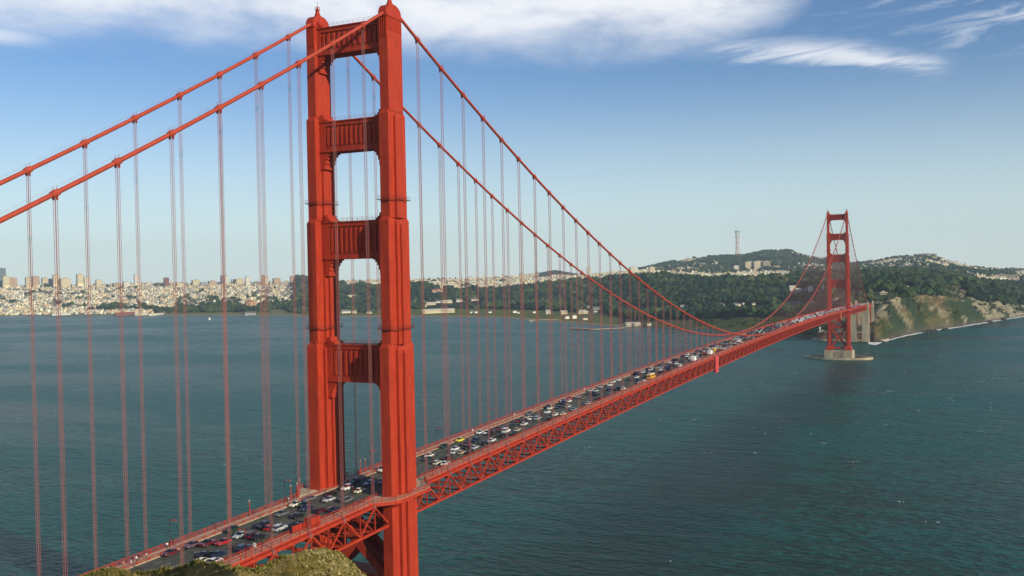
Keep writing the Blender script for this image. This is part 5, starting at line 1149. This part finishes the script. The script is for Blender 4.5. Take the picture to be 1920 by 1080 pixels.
n = len(spots); sp = np.array([land_pt(*s) for s in spots]); pxs = np.array([s[0] for s in spots]); Ds = np.array([s[1] for s in spots])
wx = rng.uniform(4.5, 11, n); wy = rng.uniform(4.5, 9, n); hz = rng.uniform(5, 11, n) * np.where(rng.random(n) < .05, 1.8, 1); big_ = rng.random(n) < .06; wx[big_] *= 2.2; gridr = np.where(pxs < 700, .16, .35) + rng.choice([0, PI / 2], n)
cubev = np.array([(-1, -1, 0), (1, -1, 0), (1, 1, 0), (-1, 1, 0), (-1, -1, 1), (1, -1, 1), (1, 1, 1), (-1, 1, 1), (-1, 0, 1.25), (1, 0, 1.25)], float)
cubef = np.array([(0, 1, 5, 4), (1, 2, 6, 5), (2, 3, 7, 6), (3, 0, 4, 7), (4, 5, 9, 8), (6, 7, 8, 9), (5, 6, 9, 9), (7, 4, 8, 8)])
v = cubev[None] * np.stack([wx / 2, wy / 2, hz], 1)[:, None, :]; flat_ = rng.random(n) < .5; v[flat_, 8:, 2] = hz[flat_][:, None] * 1.02
cs, sn = np.cos(gridr), np.sin(gridr); xr = v[:, :, 0] * cs[:, None] - v[:, :, 1] * sn[:, None]; yr = v[:, :, 0] * sn[:, None] + v[:, :, 1] * cs[:, None]; v = np.stack([xr, yr, v[:, :, 2]], -1) + sp[:, None, :]; v[:, :, 2] -= .8
colr = np.minimum(.9, np.array(HC) * 1.12)[rng.integers(0, len(HC), n)] * rng.uniform(.8, 1.1, (n, 1)); sizes = wx * hz / Ds ** 2 * ((pxs > 0) & (pxs < 1920))
order = np.argsort(-sizes); bigset = order[:120]; restset = order[120:]
vc = np.repeat(colr[:, None, :], 10, 1); roofc = np.where(rng.random((n, 1)) < .3, [[.24, .12, .08]], [[.20, .19, .17]])
tri = np.array([(0, 1, 5), (0, 5, 4), (1, 2, 6), (1, 6, 5), (2, 3, 7), (2, 7, 6), (3, 0, 4), (3, 4, 7), (4, 5, 9), (4, 9, 8), (6, 7, 8), (6, 8, 9), (5, 6, 9), (7, 4, 8)])
def houses_obj(name, idx):
    k = len(idx); f = (tri[None] + (np.arange(k) * 10)[:, None, None]).reshape(-1, 3); o = npobj(name, v[idx].reshape(-1, 3), f, hm_)
    fc = np.repeat(colr[idx][:, None, :], 14, 1); fc[:, 8:12, :] = (roofc[idx][:, None, :] * np.ones((1, 4, 1))); fc = np.concatenate([fc.reshape(-1, 3), np.ones((k * 14, 1))], 1)
    a = o.data.attributes.new('paint', 'FLOAT_COLOR', 'FACE'); a.data.foreach_set('color', fc.astype(np.float32).ravel()); return o
tag(houses_obj('city_houses', restset), 'dense pale city houses covering the hills across the bay', 'houses', kind='stuff')
zone_names = [(-500, 150, 'left city hillside'), (150, 330, 'city left of the knoll'), (330, 470, 'city above the rotunda'), (470, 590, 'city left of the near tower'), (590, 780, 'slope behind the near tower'), (780, 1000, 'ridge right of the near tower'), (1000, 1262, 'ridge above the forest'), (1262, 1350, 'slope left of the radio mast'), (1350, 1600, 'foot of the twin-peaked hill'), (1600, 1800, 'right hill beyond the far tower'), (1800, 2400, 'flat district at the right edge')]
cnt = {}
lst = sorted([int(i) for i in bigset], key=lambda i: pxs[i]); keys = {}
for i in lst:
    zn = next(nm for a, c_, nm in zone_names if a <= pxs[i] < c_); x_, y_ = row_of(sp[i]); lev = 'upper' if Ds[i] > lk(pxs[i], 0, 3) - 300 else ('middle' if Ds[i] > lk(pxs[i], 0, 2) else 'lowest')
    cn = ['white', 'cream', 'off-white', 'tan', 'grey', 'peach', 'dark grey', 'bright white'][int(np.argmin([abs(colr[i] / max(colr[i]) - np.array(c_) / max(c_)).sum() + abs(colr[i].mean() - np.mean(c_)) for c_ in HC]))]
    keys.setdefault((cn, 'flat-roofed' if flat_[i] else 'gabled', lev, zn), []).append(i)
ON = ['leftmost', 'second', 'third', 'fourth', 'fifth', 'sixth', 'seventh', 'eighth', 'ninth', 'tenth', 'eleventh', 'twelfth', 'thirteenth', 'fourteenth', 'fifteenth', 'sixteenth', 'seventeenth', 'eighteenth', 'nineteenth', 'twentieth']
for (cn, rf, lev, zn), L_ in keys.items():
    for q, i in enumerate(L_):
        o = houses_obj('house', np.array([i])); me = o.data; off = Vector(sp[i]); me.transform(Matrix.Translation(-off)); o.location = off
        pre = '' if len(L_) == 1 else ON[q] + ' '
        tag(o, f'{pre}{cn} {rf} house, {lev} part of the {zn}', 'house', 'houses on the far hillsides')

# ------------------------------------------------------------------ pylons, fort and seawall at the far end
def pylon(s, y0, lab, short=False):
    t = empty('bridge_pylon', (s * 14, y0, 0), lab, 'pylon', 'concrete pylons at the far shore'); zt = 76.0 if y0 < 1650 else 74.5
    b = MB(); b.box(-9 * 1.0, 2.6, -5, 5, 6, 63) if s > 0 else b.box(-2.6, 9.0, -5, 5, 6, 63); b.build('shaft', M['concrete'], t)
    b = MB(); xo = 1.2 * s; b.frust(xo, 0, 1.9, 4.4, 6, 1.75, 4.2, zt - 3); b.frust(xo, 0, 1.75, 4.2, zt - 3, 1.1, 3.0, zt); 
    for k in range(3): b.box(xo - 1.6 * s - .02, xo + 2.05 * s, -3 + k * 2.6, -2.2 + k * 2.6, 8, zt - 6) if s > 0 else b.box(xo + 2.05 * s, xo - 1.6 * s + .02, -3 + k * 2.6, -2.2 + k * 2.6, 8, zt - 6)
    b.build('pilaster', M['concrete'], t)
    b = MB(); b.frust(-3.2 * s, 0, 6.4, 5.6, 2, 6.2, 5.4, 9); b.build('plinth', M['concrete'], t)
pylon(1, 1600, 'pale concrete pylon on the ocean side, the one nearer the far tower'); pylon(-1, 1600, 'pale concrete pylon on the bay side, just right of the far tower leg'); pylon(1, 1704, 'pale concrete pylon farthest right, beyond the steel arch'); pylon(-1, 1704, 'pale concrete pylon on the bay side beyond the steel arch')
t = empty('anchorage', (0, 1740, 0), 'sunlit ochre concrete anchorage wall behind the rightmost pylon', 'anchorage'); b = MB(); b.box(-16, 20, -6, 50, 2, 42); b.build('wall', M['ochre'], t)
b = MB()
for k in range(5): b.box(20, 22.5, -5 + k * 11, -1 + k * 11, 2, 44)
b.build('buttress', M['ochre'], t)
t = empty('fort', (-30, 1655, 0), 'three-storey brick fort standing in shade under the steel arch', 'fort'); b = MB(); b.box(-48, 44, -16, 30, 2, 16)
b.build('wall', M['brick'], t); b = MB()
for f in range(3):
    for k in range(18): x = -44 + k * 5; b.box(x - .7, x + .7, -16.1, -15.9, 4 + f * 4.2, 5.8 + f * 4.2)
b.build('gun_port', M['dark'], t, fix=False); b = MB(); b.box(-49, 45, -17, -13, 16, 17.6); b.box(-49, -45, -13, 31, 16, 17.6); b.box(41, 45, -13, 31, 16, 17.6); b.build('parapet', M['concrete'], t); b = MB(); b.tube([(-46, -10, 17), (-46, -10, 24)], 1.6, 8); b.tube([(-46, -10, 24), (-46, -10, 27)], [2.2, .4], 8); b.build('lighthouse', WM['white'], t)
b = MB(); b.prism([(-92, 1650), (-84, 1632), (34, 1632), (44, 1650), (46, 1760), (-90, 1760)], 'z', -10, 3.2); o = b.build('seawall', M['concrete']); tag(o, 'low stone seawall round the point below the far pylons', 'seawall')

# ================================================================== NEAR HEADLAND
CR = [(-60, 1210), (60, 1125), (110, 1099), (135, 1087), (155, 1078), (178, 1071), (200, 1070), (212, 1074), (262, 1070), (294, 1066), (331, 1062), (364, 1058), (400, 1059), (432, 1060), (465, 1063), (505, 1056), (540, 1044), (570, 1036), (597, 1035), (623, 1040), (645, 1056), (665, 1074), (682, 1088), (720, 1120), (800, 1200), (1200, 1500)]
def crest_D(px): return 112 + 16 * math.sin(px / 90.) + (22 if px < 330 else 22 * max(0, (430 - px) / 100.))
hcols = np.concatenate([np.arange(-900, -60, 40), np.arange(-60, 820, 3), np.arange(820, 3000, 40)]).astype(float); hr = [0, 1.5, 10, 25, 40, 55, 68, 78, 85, 90, 94, 97, 100, 103, 107, 113, 122, 140, 165, 190, 230, 300]
cD0 = [crest_D(min(max(c_, -60), 820)) for c_ in hcols]; HV = []
for c_, cd_ in zip(hcols, cD0):
    row = float(np.interp(c_, [a for a, _ in CR], [a for _, a in CR])); row = row if c_ < 1200 else 1500; zc2 = at_dist(c_, row, cd_)[2]; dx, dy = px_dir(c_); g0 = CAM[2] - 1.9; col_ = []
    bt = at_dist(c_, max(1080, row) + 190, cd_ * .6)[2]
    for q in hr:
        D = q / 100 * cd_
        if q <= 100: f = q / 100; z = g0 + (zc2 + 2.2 - g0) * f ** .92 - (7 * math.sin(PI * f) if f < 1 else 0) - 2.2 * f ** 8
        else: z = zc2 - (D - cd_) * .35 - (D - cd_) ** 1.4 * .25
        x = CAM[0] + D * dx; y = CAM[1] + D * dy; na = float(fbm(np.array(x / 9.), np.array(y / 9.), 4, 77)) - .47; nb_ = float(fbm(np.array(x / 2.2), np.array(y / 2.2), 3, 78)) - .44
        z += (na * 1.5 + nb_ * .5) * min(1, D / 40) * (1 if q != 100 else .8); col_.append((x, y, max(z, -6)))
    HV.append(col_)
HV = np.array(HV).transpose(1, 0, 2); nr2, nc2 = HV.shape[:2]; ii, jj = np.meshgrid(np.arange(nr2 - 1), np.arange(nc2 - 1), indexing='ij'); a_ = (ii * nc2 + jj).ravel()
hmt = bpy.data.materials.new('dry_hillside'); hmt.use_nodes = True; t = hmt.node_tree; bs = t.nodes['Principled BSDF']; bs.inputs['Roughness'].default_value = 1; bs.inputs['Specular IOR Level'].default_value = .05
ge = N(t, 'ShaderNodeNewGeometry'); nz = N(t, 'ShaderNodeTexNoise'); nz.inputs['Scale'].default_value = .16; nz.inputs['Detail'].default_value = 8; nz.inputs['Roughness'].default_value = .7; t.links.new(ge.outputs['Position'], nz.inputs['Vector']); cr = N(t, 'ShaderNodeValToRGB'); t.links.new(nz.outputs[0], cr.inputs[0])
cr.color_ramp.elements[0].position = .36; cr.color_ramp.elements[0].color = (.11, .10, .022, 1); cr.color_ramp.elements[1].position = .62; cr.color_ramp.elements[1].color = (.30, .21, .07, 1); e = cr.color_ramp.elements.new(.48); e.color = (.19, .13, .026, 1); t.links.new(cr.outputs[0], bs.inputs['Base Color'])
npobj('headland', HV.reshape(-1, 3), np.stack([a_, a_ + 1, a_ + nc2 + 1, a_ + nc2], 1), hmt, True); hl = bpy.data.objects['headland']; tag(hl, 'dry grassy headland in the near foreground below the bridge', kind='structure')
def head_pt(px, f):
    j = float(np.interp(px, hcols, np.arange(nc2))); j0 = min(int(j), nc2 - 2); fj = j - j0; i = float(np.interp(f * 100, hr, np.arange(nr2))); i0 = min(int(i), nr2 - 2); fi = i - i0
    return (HV[i0, j0] * (1 - fi) + HV[i0 + 1, j0] * fi) * (1 - fj) + (HV[i0, j0 + 1] * (1 - fi) + HV[i0 + 1, j0 + 1] * fi) * fj
gv, gtone = [], []
r2 = np.random.default_rng(3)
for k in range(26000):
    px = r2.uniform(110, 720); f = r2.uniform(.70, 1.03); p = head_pt(px, f); dens = fbm(np.array(p[0] / 2.5), np.array(p[1] / 2.5), 3, 55)
    if dens < .36: continue
    gr = 1 if (px > 545 or px < 330) else .45; hh_ = r2.uniform(.10, .34) * (1.1 if gr == 1 else .38)
    for q in range(2):
        a = r2.uniform(0, 2 * PI); w = r2.uniform(.03, .09); lean = r2.uniform(-.2, .25, 2); c_, s_ = math.cos(a) * w, math.sin(a) * w; gv += [(p[0] - c_, p[1] - s_, p[2] - .03), (p[0] + c_, p[1] + s_, p[2] - .03), (p[0] + lean[0], p[1] + lean[1], p[2] + hh_)]; gtone.append(r2.uniform(0, 1) * .6 + (.35 if gr == .45 else 0) + (.1 if dens > .5 else 0))
gv = np.array(gv); gm = foliage('dry_grass', (.10, .105, .026), (.25, .20, .065), (.38, .31, .14)); go = npobj('grass', gv, np.arange(len(gv)).reshape(-1, 3), gm); a = go.data.attributes.new('tone', 'FLOAT', 'POINT'); a.data.foreach_set('value', np.repeat(np.array(gtone), 3).astype(np.float32)); tag(go, 'dry yellow and green grass on the near headland', 'grass', kind='stuff')
bv, bt_ = [], []
def brush(px, f, R, tone, n):
    p = head_pt(px, f)
    for k in range(n):
        d = r2.normal(0, 1, 3); d /= np.linalg.norm(d); d[2] = abs(d[2]); c_ = p + d * np.array([R, R, R * .75]) * r2.uniform(.55, 1.1); s1 = r2.normal(0, .085, 3); s2 = r2.normal(0, .085, 3); bv.extend([c_ - s1, c_ + s1, c_ + s2 * 1.6]); bt_.append(np.clip(tone + r2.uniform(-.3, .3), 0, 1))
for k in range(420):                                            # brush on the right mound
    px = r2.triangular(545, 640, 700); brush(px, r2.uniform(.80, 1.0), r2.uniform(.10, .34), r2.choice([.35, .6, .85, .95]), 60)
for k in range(60):
    px = r2.uniform(120, 345); brush(px, r2.uniform(.96, 1.0), r2.uniform(.15, .42), r2.choice([.1, .4, .7]), 100)
for k in range(45):
    px = r2.uniform(345, 520); brush(px, r2.uniform(.985, 1.0), r2.uniform(.12, .36), r2.choice([.1, .3, .5]), 80)
bv = np.array(bv); bo = npobj('brush', bv, np.arange(len(bv)).reshape(-1, 3), foliage('brush_leaves', (.045, .055, .016), (.18, .165, .035), (.42, .35, .16))); a = bo.data.attributes.new('tone', 'FLOAT', 'POINT'); a.data.foreach_set('value', np.repeat(np.array(bt_), 3).astype(np.float32)); tag(bo, 'low coastal brush clumped along the crest of the near headland', 'brush', kind='stuff')

# ================================================================== HAZE
b = MB(); b.box(-11950 + CAM[0], 11950 + CAM[0], -11950 + CAM[1], 11950 + CAM[1], -16, 600)
hz_ = b.build('haze', []); hv = bpy.data.materials.new('haze_air'); hv.use_nodes = True; t = hv.node_tree; t.nodes.clear(); pv = N(t, 'ShaderNodeVolumePrincipled'); pv.inputs['Color'].default_value = (.68, .86, 1.0, 1); pv.inputs['Density'].default_value = 4.0e-5; pv.inputs['Anisotropy'].default_value = 0.0
oo = N(t, 'ShaderNodeOutputMaterial'); t.links.new(pv.outputs[0], oo.inputs['Volume']); hz_.data.materials.append(hv); tag(hz_, 'thin pale sea haze fading the far city and hills', 'haze', kind='stuff')
